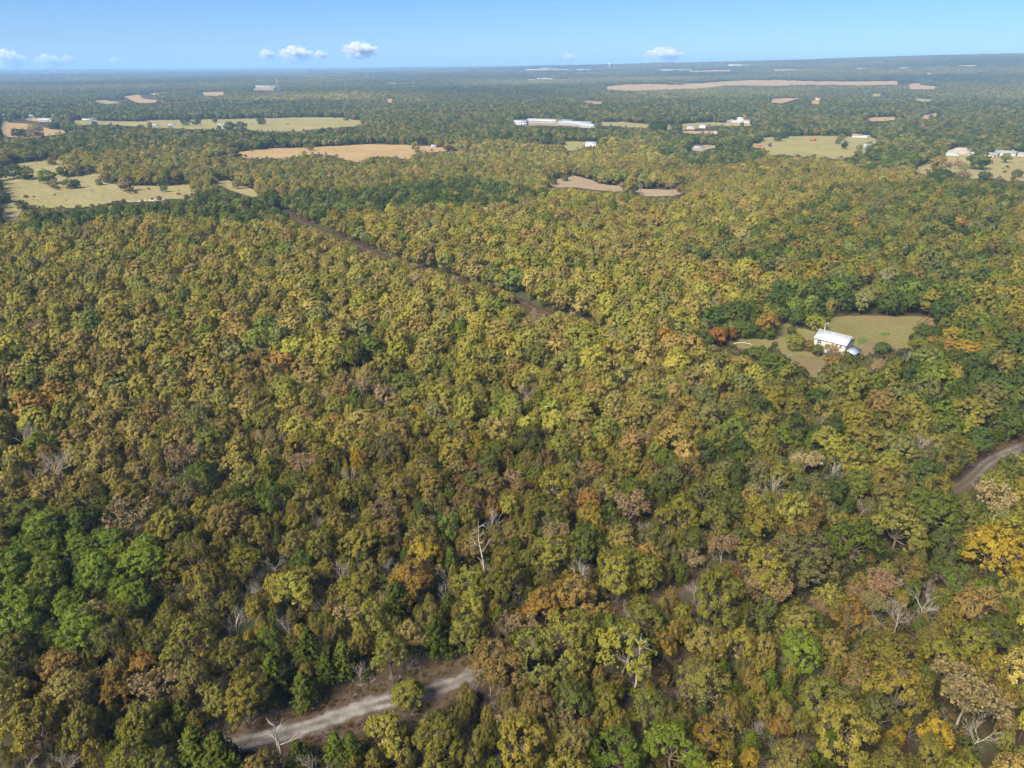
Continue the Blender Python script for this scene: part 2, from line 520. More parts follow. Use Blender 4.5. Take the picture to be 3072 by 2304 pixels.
for k in '012':
    PIDX['thin_oak' + k] = PIDX['oak' + k]; PIDX['round' + k] = PIDX['oak' + k]; PIDX['snag' + k] = PIDX['bare' + k]

PATCH = proto_collection('far_woods_source')
def patch(seed, size=50.0, n=17, leafq=34, ls=2.9):
    rng = np.random.default_rng(seed)
    g = Geo()
    m = int(math.sqrt(n))
    for i in range(m):
        for j in range(m):
            x = ((i + .5) / m - .5) * size + rng.normal(0, size / m * .25)
            y = ((j + .5) / m - .5) * size + rng.normal(0, size / m * .25)
            R = 5.6 + 2.6 * rng.random(); zt = 9 + 6 * rng.random()
            d = sphere_dirs(leafq, rng, -.35)
            P = np.array([x, y, zt - R * .7]) + d * R * np.array([1, 1, .75]) * (.8 + .25 * rng.random((leafq, 1)))
            leaves(g, P, d + np.array([0, 0, .3]), ls, np.clip(rng.normal(.45, .16), 0, 1) + rng.normal(0, .10, leafq), rng, 0, .3)
            low = sphere_dirs(6, rng, -1); low[:, 2] = -np.abs(low[:, 2])
            leaves(g, np.array([x, y, 4]) + low * np.array([R * .7, R * .7, 3]), low + np.array([0, 0, .6]), ls * 1.3, np.full(6, .3), rng)
    return g
for s in range(8):
    PATCH.objects.link(bpy.data.objects.new('q%02d' % s, patch(600 + s).mesh('far_woods_%02d' % s, [LEAF])))

def scatter(name, coll, P, var, rot, scl, tint, label, cat):
    me = bpy.data.meshes.new(name)
    n = len(P)
    me.vertices.add(n); me.vertices.foreach_set('co', np.asarray(P, np.float32).ravel())
    a = me.attributes.new('variant', 'INT', 'POINT'); a.data.foreach_set('value', np.asarray(var, np.int32))
    R = np.zeros((n, 3), np.float32); R[:, 2] = rot
    a = me.attributes.new('turn', 'FLOAT_VECTOR', 'POINT'); a.data.foreach_set('vector', R.ravel())
    a = me.attributes.new('size', 'FLOAT_VECTOR', 'POINT'); a.data.foreach_set('vector', np.asarray(scl, np.float32).ravel())
    T = np.ones((n, 4), np.float32); T[:, :3] = tint
    a = me.attributes.new('tint', 'FLOAT_COLOR', 'POINT'); a.data.foreach_set('color', T.ravel())
    o = bpy.data.objects.new(name, me); COL.objects.link(o)
    ng = bpy.data.node_groups.new(name + '_nodes', 'GeometryNodeTree')
    ng.interface.new_socket('Geometry', in_out='INPUT', socket_type='NodeSocketGeometry')
    ng.interface.new_socket('Geometry', in_out='OUTPUT', socket_type='NodeSocketGeometry')
    nd, lk = ng.nodes, ng.links
    gi, go = nd.new('NodeGroupInput'), nd.new('NodeGroupOutput')
    ip = nd.new('GeometryNodeInstanceOnPoints'); ip.inputs['Pick Instance'].default_value = True
    ci = nd.new('GeometryNodeCollectionInfo'); ci.inputs['Collection'].default_value = coll
    ci.inputs['Separate Children'].default_value = True; ci.inputs['Reset Children'].default_value = True
    def attr(nm, t):
        x = nd.new('GeometryNodeInputNamedAttribute'); x.data_type = t; x.inputs['Name'].default_value = nm
        return x.outputs['Attribute']
    e2r = nd.new('FunctionNodeEulerToRotation')
    lk.new(attr('turn', 'FLOAT_VECTOR'), e2r.inputs[0])
    lk.new(gi.outputs[0], ip.inputs['Points'])
    lk.new(ci.outputs[0], ip.inputs['Instance'])
    lk.new(attr('variant', 'INT'), ip.inputs['Instance Index'])
    lk.new(e2r.outputs[0], ip.inputs['Rotation'])
    lk.new(attr('size', 'FLOAT_VECTOR'), ip.inputs['Scale'])
    lk.new(ip.outputs[0], go.inputs[0])
    md = o.modifiers.new('scatter', 'NODES'); md.node_group = ng
    o['kind'] = 'stuff'; o['label'] = label; o['category'] = cat
    return o

def obj(name, me, parent=None, loc=None):
    o = bpy.data.objects.new(name, me); COL.objects.link(o)
    if parent is not None: o.parent = parent
    if loc is not None: o.location = loc
    return o
def thing(name, label, cat, loc, rz=0.0, group=None):
    o = bpy.data.objects.new(name, None); COL.objects.link(o)
    o.empty_display_size = 1
    o.location = loc; o.rotation_euler = (0, 0, rz)
    o['label'] = label; o['category'] = cat
    if group: o['group'] = group
    return o
def structure(o, label=None):
    o['kind'] = 'structure'
    if label: o['label'] = label
    return o

# ------------------------------------------------------------------ ground
def build_ground():
    az = np.radians(np.concatenate([np.arange(-46, 46, .75), np.arange(46, 314, 6.0)]))
    rr = np.concatenate([[0], np.geomspace(20, 24000, 150)])
    na, nr = len(az), len(rr)
    A, R = np.meshgrid(az, rr, indexing='ij')
    X, Y = R * np.sin(A), R * np.cos(A)
    V = np.stack([X, Y, terrain(X, Y)], -1).reshape(-1, 3)
    i, j = np.meshgrid(np.arange(na), np.arange(nr - 1), indexing='ij')
    i2 = (i + 1) % na
    Q = np.stack([i * nr + j, i * nr + j + 1, i2 * nr + j + 1, i2 * nr + j], -1).reshape(-1, 4)
    return structure(obj('ground', mesh_from('ground', V, Q, [LITTER], smooth=True)), 'brown leaf-littered woodland floor running out to the horizon')
build_ground()

def densify(poly, n=6):
    out = []
    for (x1, y1), (x2, y2) in zip(poly, poly[1:] + poly[:1]):
        k = max(1, int(math.hypot(x2 - x1, y2 - y1) / 14))
        out += [(x1 + (x2 - x1) * t / k, y1 + (y2 - y1) * t / k) for t in range(k)]
    return out

FIELDS = []          # image polygons (photo pixels) that trees may not cover
def sheet(name, poly, mat, label, lift=None, block=True, wob=2.0):
    if block: FIELDS.append(poly)
    d = densify(poly)
    rng = np.random.default_rng(len(FIELDS))
    d = [(x + rng.normal(0, wob), y + rng.normal(0, wob * .4)) for x, y in d]
    P = [ground_at(x, y) for x, y in d]
    xy = [Vector((p[0], p[1])) for p in P]
    n = len(xy)
    x0, x1 = min(v.x for v in xy), max(v.x for v in xy); y0, y1 = min(v.y for v in xy), max(v.y for v in xy)
    gx, gy = np.meshgrid(np.linspace(x0, x1, 14), np.linspace(y0, y1, 14))
    ins = in_poly([(v.x, v.y) for v in xy], gx.ravel(), gy.ravel())
    pts = xy + [Vector((a, b)) for a, b in zip(gx.ravel()[ins], gy.ravel()[ins])]
    vo, eo, fo, *_ = delaunay_2d_cdt(pts, [(i, (i + 1) % n) for i in range(n)], [], 1, 1e-3)
    r = math.hypot((x0 + x1) / 2, (y0 + y1) / 2)
    if lift is None: lift = 0.06 + r * 2.2e-4
    me = bpy.data.meshes.new(name)
    vx = np.array([v.x for v in vo]); vy = np.array([v.y for v in vo])
    vz = terrain(vx, vy) + lift
    me.from_pydata(list(zip(vx.tolist(), vy.tolist(), vz.tolist())), [], [tuple(f) for f in fo])
    me.materials.append(mat); me.update()
    return structure(obj(name, me), label)

sheet('meadow', crop(C4, [(0, 505), (150, 475), (400, 445), (545, 440), (520, 500), (470, 545), (560, 590), (650, 580), (800, 545), (840, 560), (860, 630), (1000, 655), (1300, 660), (1600, 648), (1650, 690), (1560, 765), (1380, 772), (1150, 792), (900, 805), (700, 842), (550, 842), (350, 838), (200, 850), (140, 935), (0, 965)]), MEADOW, 'wide pale rough meadow along the edge of the woods')
sheet('hay_field', crop(C4, [(0, 128), (180, 140), (340, 168), (420, 190), (540, 195), (590, 215), (420, 240), (290, 262), (80, 255), (0, 240)]), HAY, 'orange-tan hay field below the row of white roofs')
sheet('pasture', [(213, 362), (427, 365), (448, 361), (600, 359), (672, 358), (781, 356), (925, 352), (1023, 352), (1106, 367), (1056, 380), (962, 387), (900, 395), (824, 396), (781, 394), (726, 387), (660, 388), (560, 388), (470, 383), (400, 380), (330, 374), (230, 377)], PASTURE, 'long green and tan pasture with single trees')
sheet('hay_field', crop(C5, [(60, 405), (250, 380), (640, 345), (900, 340), (1200, 322), (1400, 310), (1700, 318), (2050, 340), (2200, 340), (2100, 362), (1950, 378), (1830, 380), (1760, 405), (1720, 440), (1560, 415), (1400, 425), (1300, 465), (1200, 440), (1080, 405), (960, 395), (850, 405), (700, 435), (540, 425), (450, 445), (330, 405), (260, 405)]), HAY, 'domed straw-coloured hay field behind the grey-roofed barn')
sheet('pasture', crop(C6, [(430, 285), (560, 280), (900, 290), (1100, 292), (1080, 335), (960, 338), (930, 362), (850, 372), (820, 342), (780, 306), (600, 302)]), PASTURE, 'small pasture beside the white shed')
sheet('pasture', crop(C6, [(1105, 128), (1300, 128), (1530, 145), (1515, 182), (1300, 172), (1230, 162), (1105, 162)]), PASTURE, 'pale pasture to the right of the long sheds')
sheet('pasture', crop(C6, [(1650, 152), (1920, 135), (2060, 130), (2212, 138), (2212, 165), (2050, 160), (1920, 182), (1780, 196), (1650, 192)]), PASTURE, 'pale pasture with a round tree at its edge')
sheet('pasture', crop(C6, [(1780, 205), (2090, 198), (2090, 224), (1800, 226)]), HAY, 'narrow tan strip in front of the white farmhouse')
sheet('pasture', crop(C6, [(0, 350), (135, 362), (60, 398), (0, 392)]), PASTURE, 'small grassy corner beside the white box trailer')
sheet('clearing', crop(C6, [(650, 625), (700, 618), (760, 600), (850, 575), (900, 575), (1000, 600), (1100, 640), (1250, 660), (1400, 678), (1600, 690), (1800, 690), (1890, 715), (1700, 745), (1500, 745), (1350, 712), (1050, 692), (900, 668), (780, 672), (660, 662)]), DIRT, 'pinkish bare-earth clearing among the oaks')
sheet('pasture', crop(C7, [(270, 525), (450, 515), (700, 510), (900, 515), (1090, 520), (1140, 540), (1130, 570), (1040, 575), (1040, 610), (1120, 612), (1000, 650), (900, 690), (760, 672), (620, 668), (480, 656), (340, 652), (310, 622), (270, 598), (180, 606), (180, 580), (260, 560)]), PASTURE, 'bright yellow-green pasture with the red hay wagon')
sheet('pasture', crop(C7, [(1400, 740), (1500, 715), (1620, 680), (1620, 622), (1720, 595), (1880, 600), (1910, 650), (2250, 640), (2250, 840), (2100, 848), (1950, 818), (1850, 832), (1650, 782), (1560, 792), (1500, 802), (1400, 778)]), MEADOW, 'dry grass field around the grey-roofed farmhouse')
sheet('farm_yard', crop(C7, [(1630, 632), (1710, 600), (1850, 605), (1860, 650), (1640, 656)]), YARD, 'pale concrete farm yard with parked cars', lift=.6, block=False)
sheet('clearing', crop(C7, [(1000, 378), (1280, 370), (1260, 395), (1100, 402)]), HAY, 'brown grassy clearing on the wooded slope')
sheet('clearing', crop(C7, [(1430, 372), (1590, 335), (1570, 360), (1500, 387)]), HAY, 'small slanting brown clearing on the wooded slope')
sheet('hay_field', crop(C7, [(340, 242), (470, 230), (570, 232), (500, 247), (430, 272), (350, 268)]), HAY, 'small tan field left of the blue-roofed barn')
sheet('hay_field', crop(C7, [(630, 250), (720, 243), (690, 282), (650, 275)]), HAY, 'little tan field under the blue-roofed barn')
sheet('hay_field', crop(C2, [(1720, 562), (1860, 548), (2000, 545), (2212, 552), (2212, 580), (1860, 591), (1720, 581)]) , HAY, 'left end of the long tan field below the hills')
sheet('hay_field', crop(C3, [(0, 545), (430, 520), (620, 520), (860, 530), (1390, 528), (1390, 551), (1130, 556), (900, 551), (600, 558), (300, 556), (120, 573), (0, 577)]), HAY, 'long tan field below the hills')
sheet('hay_field', crop(C3, [(1470, 545), (1530, 540), (1540, 553), (1645, 560), (1640, 581), (1460, 579)]), HAY, 'short tan field past the end of the long one')
sheet('pasture', crop(C3, [(1220, 606), (1285, 606), (1275, 636), (1230, 628)]), PASTURE, 'tiny pale pasture in the far woods')
sheet('pasture', crop(C3, [(1440, 634), (1600, 643), (1690, 655), (1560, 660)]), PASTURE, 'thin curved pasture in the far woods')
sheet('hay_field', crop(C1, [(805, 628), (900, 613), (925, 640), (1130, 660), (970, 668), (880, 664)]), HAY, 'curved tan field in the far woods')
sheet('hay_field', crop(C1, [(975, 607), (1090, 600), (1095, 606), (1000, 618)]), HAY, 'sliver of tan field above the curved one')
sheet('hay_field', crop(C1, [(1310, 600), (1470, 596), (1440, 622), (1320, 622)]), HAY, 'tan field left of the lattice tower')
sheet('pasture', crop(C1, [(580, 654), (680, 650), (800, 668), (700, 676)]), PASTURE, 'greenish strip left of the curved tan field')
sheet('hay_field', crop(C1, [(1640, 586), (1640, 572), (1770, 566), (1770, 590)]), DIRT, 'orange earth around the far pale school')
for p, t in (([(40, 461), (310, 452), (305, 463), (60, 469)], 'far tan strip above the long field'), ([(590, 450), (750, 447), (742, 454), (600, 461)], 'second far tan strip on the hills'),
             ([(1110, 440), (1205, 441), (1150, 449)], 'third far tan strip on the hills'), ([(1370, 440), (1480, 435), (1440, 447)], 'fourth far tan strip on the hills'),
             ([(1540, 476), (1640, 468), (1605, 484)], 'pale scrap of field high on the wooded slope'), ([(1730, 426), (1930, 421), (1880, 432)], 'highest far tan strip on the hills')):
    sheet('hay_field', crop(C3, p), HAY, t, wob=.3)
sheet('hay_field', crop(C2, [(1200, 515), (1255, 512), (1250, 520), (1205, 521)]), HAY, 'far tan fleck left of the far white shed', wob=.3)
sheet('hay_field', crop(C2, [(1380, 518), (1455, 516), (1450, 523)]), HAY, 'far tan fleck right of the far white shed', wob=.3)
sheet('clearing', crop(C2, [(1540, 650), (1700, 660), (1690, 674), (1620, 678)]), DIRT, 'pinkish clearing in the far woods')
sheet('hay_field', crop(C2, [(290, 646), (335, 640), (325, 667), (300, 667)]), HAY, 'little tan square in the far woods')
sheet('farm_yard', crop(C6, [(395, 110), (520, 108), (760, 120), (1080, 160), (1060, 182), (900, 165), (640, 160), (390, 152)]), DIRT, 'pinkish earth yard around the long sheds')
sheet('farm_yard', crop(C7, [(10, 395), (70, 415), (210, 410), (205, 440), (20, 440)]), HAY, 'dry yard of the big white farmhouse')
sheet('farm_yard', crop(C4, [(0, 80), (90, 85), (280, 95), (420, 105), (450, 130), (300, 125), (150, 100), (0, 100)]), HAY, 'sandy yard among the white roofs')
sheet('clearing', crop(C6, [(1820, 345), (1900, 320), (2080, 320), (2130, 335), (2000, 350), (1950, 375), (1850, 365)]), DIRT, 'littered homestead yard in the trees')

sheet('clearing', crop(C4, [(1760, 610), (1900, 615), (2000, 660), (2140, 690), (2150, 745), (2100, 750), (1950, 710), (1800, 650)]), MEADOW, 'small grassy glade behind the dark green trees')

# house yard and lawn
YARD_POLY = crop(C8, [(95, 442), (250, 372), (430, 380), (500, 300), (590, 275), (640, 300), (760, 320), (820, 280), (880, 232), (1100, 220), (1500, 226), (1650, 245), (1600, 300), (1500, 330), (1440, 385), (1425, 475), (1290, 475), (1260, 500), (1180, 505), (1050, 500), (960, 500), (880, 560), (800, 640), (745, 650), (650, 570), (600, 500), (470, 462), (300, 445)])
sheet('lawn', YARD_POLY, LAWN, 'dry mown lawn around the two-storey house', lift=.06)
WORN = field_mat('worn_earth', (0.092, 0.072, 0.034), (0.15, 0.115, 0.065), (0.10, 0.088, 0.034), .10, .5)
sheet('worn_ground', crop(C8, [(615, 498), (700, 492), (790, 505), (860, 512), (895, 540), (850, 590), (800, 632), (748, 642), (690, 600), (640, 560)]), WORN, 'worn brown earth in front of the two-storey house', lift=.10, block=False)
sheet('worn_ground', crop(C8, [(1085, 455), (1120, 415), (1180, 400), (1230, 420), (1215, 480), (1255, 520), (1200, 525), (1150, 500)]), WORN, 'worn brown earth beside the side porch', lift=.10, block=False)
GREENP = field_mat('green_weeds', (0.055, 0.085, 0.02), (0.085, 0.11, 0.03), None, .3)
sheet('lawn_patch', crop(C8, [(1228, 342), (1255, 335), (1300, 340), (1300, 356), (1260, 362), (1230, 355)]), GREENP, 'small dark green weed patch on the lawn', lift=.12, block=False, wob=.4)
sheet('lawn_patch', crop(C8, [(1075, 378), (1130, 374), (1155, 392), (1130, 410), (1080, 420)]), GREENP, 'dark green weed patch by the gable of the house', lift=.12, block=False, wob=.4)

# ------------------------------------------------------------------ road and track
def smooth_line(P, step=2.0):
    P = np.asarray(P, float)
    Q = np.vstack([2 * P[0] - P[1], P, 2 * P[-1] - P[-2]])
    out = []
    for i in range(1, len(Q) - 2):
        p0, p1, p2, p3 = Q[i - 1:i + 3]
        n = max(2, int(np.linalg.norm(p2 - p1) / step))
        for t in np.arange(n) / n:
            out.append(.5 * ((2 * p1) + (p2 - p0) * t + (2 * p0 - 5 * p1 + 4 * p2 - p3) * t * t + (3 * p1 - p0 - 3 * p2 + p3) * t ** 3))
    out.append(P[-1])
    return np.array(out)

def ribbon(name, pix, half, mat, label, lift, cols=13, step=2.0):
    L = smooth_line([ground_at(*p)[:2] for p in pix], step)
    T = np.gradient(L, axis=0); T /= np.linalg.norm(T, axis=1)[:, None]
    Nn = np.stack([-T[:, 1], T[:, 0]], 1)
    ac = np.linspace(-half, half, cols)
    rng = np.random.default_rng(5)
    V = []
    for i in range(len(L)):
        for c in ac:
            p = L[i] + Nn[i] * c
            V.append((p[0], p[1], float(terrain(p[0], p[1])) + lift + .05 * (1 - (c / half) ** 2) + rng.normal(0, .015)))
    n = len(L)
    Q = [(i * cols + j, i * cols + j + 1, (i + 1) * cols + j + 1, (i + 1) * cols + j) for i in range(n - 1) for j in range(cols - 1)]
    me = mesh_from(name, V, Q, [mat], smooth=True)
    a = me.attributes.new('across', 'FLOAT', 'POINT'); a.data.foreach_set('value', np.tile(ac, n).astype(np.float32))
    gv = np.ones(n)
    if name == 'gravel_road':
        px_, _ = project(L[:, 0], L[:, 1], np.zeros(n))
        gv = np.interp(px_, [190, 270, 390, 470, 520, 960, 985, 1010, 1030], [.45, .9, .95, .6, .12, .10, .45, .5, .4])
    a = me.attributes.new('gravel', 'FLOAT', 'POINT'); a.data.foreach_set('value', np.repeat(gv, cols).astype(np.float32))
    structure(obj(name, me), label)
    return [tuple(p) for p in L]

def road_mat(name, half, gravel_lo, gravel_hi, verge_lo, verge_hi):
    m, nt, out = new_mat(name)
    p = principled(nt, out, 0.95, 0.08)
    pos = geo_pos(nt)
    at = nt.nodes.new('ShaderNodeAttribute'); at.attribute_name = 'across'
    ab = mathn(nt, 'ABSOLUTE', at.outputs['Fac'])
    wob = mathn(nt, 'MULTIPLY', mathn(nt, 'SUBTRACT', noise(nt, .22, 6, pos, .65), .5), 5.0)
    e = mathn(nt, 'ADD', ab, wob)
    verge = ramp(nt, noise(nt, 1.1, 8, pos, .7), [(.28, verge_lo), (.72, verge_hi)])
    grav = ramp(nt, noise(nt, .35, 9, pos, .72), [(.3, gravel_lo), (.68, gravel_hi)])
    # wheel tracks are bleached, the crown between them darker and dirtier
    tr = maprange(nt, mathn(nt, 'ABSOLUTE', mathn(nt, 'SUBTRACT', ab, 1.0)), .25, .75, 0.0, 1.0)
    dirty = mixc(nt, .72, grav, verge)
    dark = mixc(nt, mathn(nt, 'MULTIPLY', tr, maprange(nt, noise(nt, .05, 4, pos), .38, .56, .2, 1.0)), grav, dirty)
    f = maprange(nt, e, half * .72, half * 1.25)
    ga = nt.nodes.new('ShaderNodeAttribute'); ga.attribute_name = 'gravel'
    f = mathn(nt, 'SUBTRACT', 1.0, mathn(nt, 'MULTIPLY', mathn(nt, 'SUBTRACT', 1.0, f), ga.outputs['Fac']))
    nt.links.new(mixc(nt, f, dark, verge), p.inputs['Base Color'])
    b = nt.nodes.new('ShaderNodeBump'); b.inputs['Strength'].default_value = .5; b.inputs['Distance'].default_value = .08
    nt.links.new(noise(nt, 5, 6, pos), b.inputs['Height']); nt.links.new(b.outputs[0], p.inputs['Normal'])
    return m
GRAVEL = road_mat('gravel_road', 1.9, (.075, .066, .06), (.235, .225, .215), (.030, .021, .014), (.080, .056, .039))
TRACKM = road_mat('dirt_track', 1.2, (.055, .036, .025), (.09, .06, .04), (.026, .019, .011), (.06, .04, .024))
ROAD = ribbon('gravel_road', [(300, 2400), (480, 2318), (600, 2268), (700, 2236), (830, 2206), (934, 2176), (1092, 2122), (1183, 2100), (1296, 2070), (1373, 2046), (1440, 2015), (1600, 1955), (1800, 1880), (2010, 1805), (2100, 1768), (2213, 1727), (2400, 1650), (2600, 1580), (2780, 1512), (2886, 1455), (2930, 1418), (2962, 1388), (2995, 1370), (3040, 1352), (3110, 1325), (3200, 1290)], 5.6, GRAVEL, 'pale gravel road curving through the woods', .03)
TRACK = ribbon('dirt_track', [(843, 634), (918, 672), (998, 707), (1097, 748), (1172, 780), (1350, 838), (1545, 898), (1600, 925), (1720, 966), (1850, 1005)], 4.0, TRACKM, 'straight reddish dirt track cutting across the oak woods', .03)
CR3 = (550, 1900, .45208); CR2 = (2700, 1250, .16878); CR4 = (1400, 1650, .45208); CR7 = (600, 550, .49729); CR5 = (0, 1500, .36166)
GAPS = [crop(CR3, [(300, 720), (420, 640), (600, 570), (850, 480), (1000, 420), (1200, 370), (1380, 330), (1560, 250), (1750, 190), (1900, 165), (1950, 200), (1870, 280), (1840, 330), (1760, 410), (1640, 450), (1500, 490), (1300, 540), (1150, 610), (1000, 640), (850, 675), (640, 725), (500, 750), (340, 750)]),
        crop(CR2, [(1490, 570), (1900, 460), (2250, 330), (2250, 620), (1990, 650), (1800, 780), (1650, 780), (1600, 880), (1500, 1000), (1400, 1180), (1250, 1300), (1030, 1310), (1170, 1150), (1300, 1000), (1480, 870)]),
        crop(CR4, [(1350, 350), (1480, 290), (1500, 300), (1380, 380)]),
        crop(CR7, [(480, 166), (640, 236), (800, 290), (1000, 380), (1200, 460), (1450, 545), (1700, 632), (1860, 690), (2010, 728), (2130, 775), (2130, 800), (2010, 760), (1860, 718), (1700, 646), (1450, 558), (1200, 474), (1000, 396), (800, 308), (640, 250), (480, 178)]),
        crop(CR5, [(1260, 650), (1490, 430), (1560, 600), (1450, 760), (1300, 800)]),
        crop(CR5, [(1120, 900), (1250, 880), (1240, 960), (1150, 940)]),
        [(1980, 2010), (2050, 1960), (2060, 2060), (1990, 2080)]]

# ------------------------------------------------------------------ woods
PAL = {  # colour of the leaves themselves
    'olive': (0.166, 0.158, 0.040), 'yellow-olive': (0.214, 0.190, 0.040), 'tan-olive': (0.212, 0.176, 0.057), 'tan-brown': (0.205, 0.154, 0.056),
    'orange-brown': (0.242, 0.148, 0.041), 'rust-red': (0.188, 0.078, 0.029), 'golden yellow': (0.289, 0.221, 0.032), 'mid-green': (0.105, 0.128, 0.028),
    'dark green': (0.064, 0.087, 0.026), 'grey-green': (0.139, 0.144, 0.056), 'pinkish tan': (0.251, 0.192, 0.111), 'bright green': (0.122, 0.160, 0.025), 'yellow-green': (0.184, 0.196, 0.035)}
MIX = {
    'default': [('olive', .30), ('yellow-olive', .21), ('tan-olive', .22), ('tan-brown', .08), ('orange-brown', .005), ('mid-green', .07), ('grey-green', .07), ('bare', .015), ('cedar', .015)],
    'near': [('olive', .28), ('yellow-olive', .22), ('tan-olive', .09), ('tan-brown', .05), ('orange-brown', .02), ('golden yellow', .03), ('mid-green', .09), ('grey-green', .05), ('bright green', .045), ('half', .06), ('bare', .11), ('cedar', .06)],
    'left': [('olive', .24), ('yellow-olive', .17), ('tan-olive', .24), ('tan-brown', .13), ('orange-brown', .01), ('mid-green', .09), ('grey-green', .08), ('half', .02), ('bare', .04)],
    'green': [('mid-green', .30), ('dark green', .38), ('grey-green', .14), ('olive', .10), ('bare', .03), ('tan-olive', .05)],
    'mixed': [('mid-green', .22), ('dark green', .17), ('grey-green', .13), ('olive', .20), ('yellow-olive', .09), ('tan-brown', .05), ('orange-brown', .02), ('bright green', .03), ('yellow-green', .02), ('bare', .035), ('cedar', .03)],
    'far': [('mid-green', .20), ('dark green', .30), ('grey-green', .20), ('olive', .16), ('tan-olive', .10), ('tan-brown', .04)],
    'pine': [('pine', .86), ('olive', .06), ('tan-brown', .05), ('bare', .03)],
    'tan': [('tan-olive', .34), ('olive', .28), ('grey-green', .14), ('tan-brown', .10), ('mid-green', .10), ('bare', .04)],
}
ZONES = [  # polygons in photo pixels, first hit wins
    ('pine', [(0, 1570), (180, 1545), (430, 1575), (440, 1700), (330, 1830), (200, 1900), (0, 1890)]),
    ('green', [(60, 640), (250, 608), (560, 588), (700, 562), (830, 580), (1100, 560), (1420, 535), (1640, 575), (1560, 610), (1200, 622), (900, 648), (760, 668), (420, 640), (120, 690)]),
    ('green', [(2380, 835), (2560, 820), (2780, 830), (2780, 950), (2480, 950), (2300, 960), (2120, 1010), (2080, 940), (2250, 900)]),
    ('mixed', [(2500, 560), (3072, 500), (3072, 1750), (2600, 1600), (2150, 1450), (2050, 1250), (2300, 1130), (2150, 1020), (2250, 900), (2400, 830), (2000, 745), (2250, 700)]),
    ('green', [(1950, 400), (2260, 440), (2300, 480), (2100, 500), (1980, 470)]),
    ('green', [(2500, 470), (2760, 440), (2760, 500), (2600, 520)]),
    ('near', [(0, 1500), (1400, 1250), (2100, 1350), (3072, 1700), (3072, 2600), (0, 2600)]),
    ('left', [(0, 800), (450, 900), (1100, 1100), (1400, 1250), (0, 1500)]),
    ('tan', [(450, 440), (1600, 440), (2100, 600), (1450, 540), (700, 560), (450, 560)]),
    ('far', [(-500, 100), (3600, 100), (3600, 470), (2500, 470), (1900, 420), (1000, 420), (0, 470), (-500, 470)]),
]
def value_noise(x, y, s, seed=0):
    x = np.asarray(x) / s; y = np.asarray(y) / s
    xi, yi = np.floor(x).astype(int), np.floor(y).astype(int)
    fx, fy = x - xi, y - yi
    def h(a, b):
        v = np.sin((a * 127.1 + b * 311.7 + seed * 74.7)) * 43758.5453
        return v - np.floor(v)
    fx = fx * fx * (3 - 2 * fx); fy = fy * fy * (3 - 2 * fy)
    return (h(xi, yi) * (1 - fx) + h(xi + 1, yi) * fx) * (1 - fy) + (h(xi, yi + 1) * (1 - fx) + h(xi + 1, yi + 1) * fx) * fy

def zones_of(x, y):
    sx, sy = project(x, y, terrain(x, y) + 10)
    ox, oy = sx * 3, sy * 3
    z = np.full(np.shape(x), 'default', dtype=object)
    free = np.ones(np.shape(x), bool)
    for nm, poly in ZONES:
        hit = free & in_poly(poly, ox, oy)
        z[hit] = nm; free &= ~hit
    z[free & (oy < 400)] = 'far'
    return z

def blocked(x, y, r, top, polys=None):
    """does a tree at x, y (crown radius r, height top) cover ground that the photograph shows open?"""
    g = terrain(x, y)
    hit = np.zeros(np.shape(x), bool)
    for dx, z in ((0, 0), (0, .5), (0, .8), (0, 1.0), (-.8, .68), (.8, .68), (-.5, .9), (.5, .9)):
        sx, sy = project(x + dx * r, y, g + z * top)
        for p in (polys or (FIELDS + GAPS)):
            hit |= in_poly(p, sx * 3, sy * 3)
    return hit

ZMUL = {'near': .70, 'default': 1.06, 'left': .99, 'tan': 1.14, 'green': 1.05, 'mixed': .88, 'far': .98, 'pine': .95}      # leaf colour scaled by stand; near dimming and mid lift are painted light falloff
TREES = []     # dicts: x y kind colour r top forced
def pick(mix, u):
    for nm, w in mix:
        if u < w: return nm
        u -= w
    return mix[0][0]

CANON = {'oak': (6.0, 13.0, 9.0), 'round': (5.9, 13.0, 7.0), 'thin_oak': (6.0, 13.0, 9.0), 'pine': (4.6, 14.5, 10.5), 'cedar': (2.5, 10.4, 5.2), 'bare': (4.6, 12.5, 9.0), 'half': (4.6, 12.5, 9.0), 'snag': (3.0, 13.0, 8.0)}
def place(ox, oy, wpx, what, kind=None, top=None, note=None, frac=None):
    """a tree whose crown centre shows at photo pixel (ox, oy), wpx photo pixels wide"""
    if kind is None:
        kind = what if what in CANON else ('round' if note else 'oak')
    colour = what if what in PAL else ('dark green' if kind == 'cedar' else 'bright green' if kind == 'pine' else 'pinkish tan')
    cR, cT, cC = CANON[kind]
    f = frac if frac else cC / cT
    above = 6.0
    for _ in range(3):
        p = ground_at(ox, oy, above)
        d = math.sqrt(p[0] ** 2 + p[1] ** 2 + (CAM_H - p[2]) ** 2)
        R = wpx / 3.0 * d / FPX / 2
        tp = top if top else max(R * 1.9, min(R * cT / cR * 1.02, 17.0)) if kind != 'cedar' else R * 3.4
        if kind == 'round': tp = R * (2.0 if R < 5 else 1.75)
        elif kind == 'oak' and R < 3: tp = R * 2.3
        above = tp * f
    TREES.append(dict(x=p[0], y=p[1], kind=kind, colour=colour, r=R, top=tp, forced=True, note=note))

def D(x, y): return x * DD, y * DD
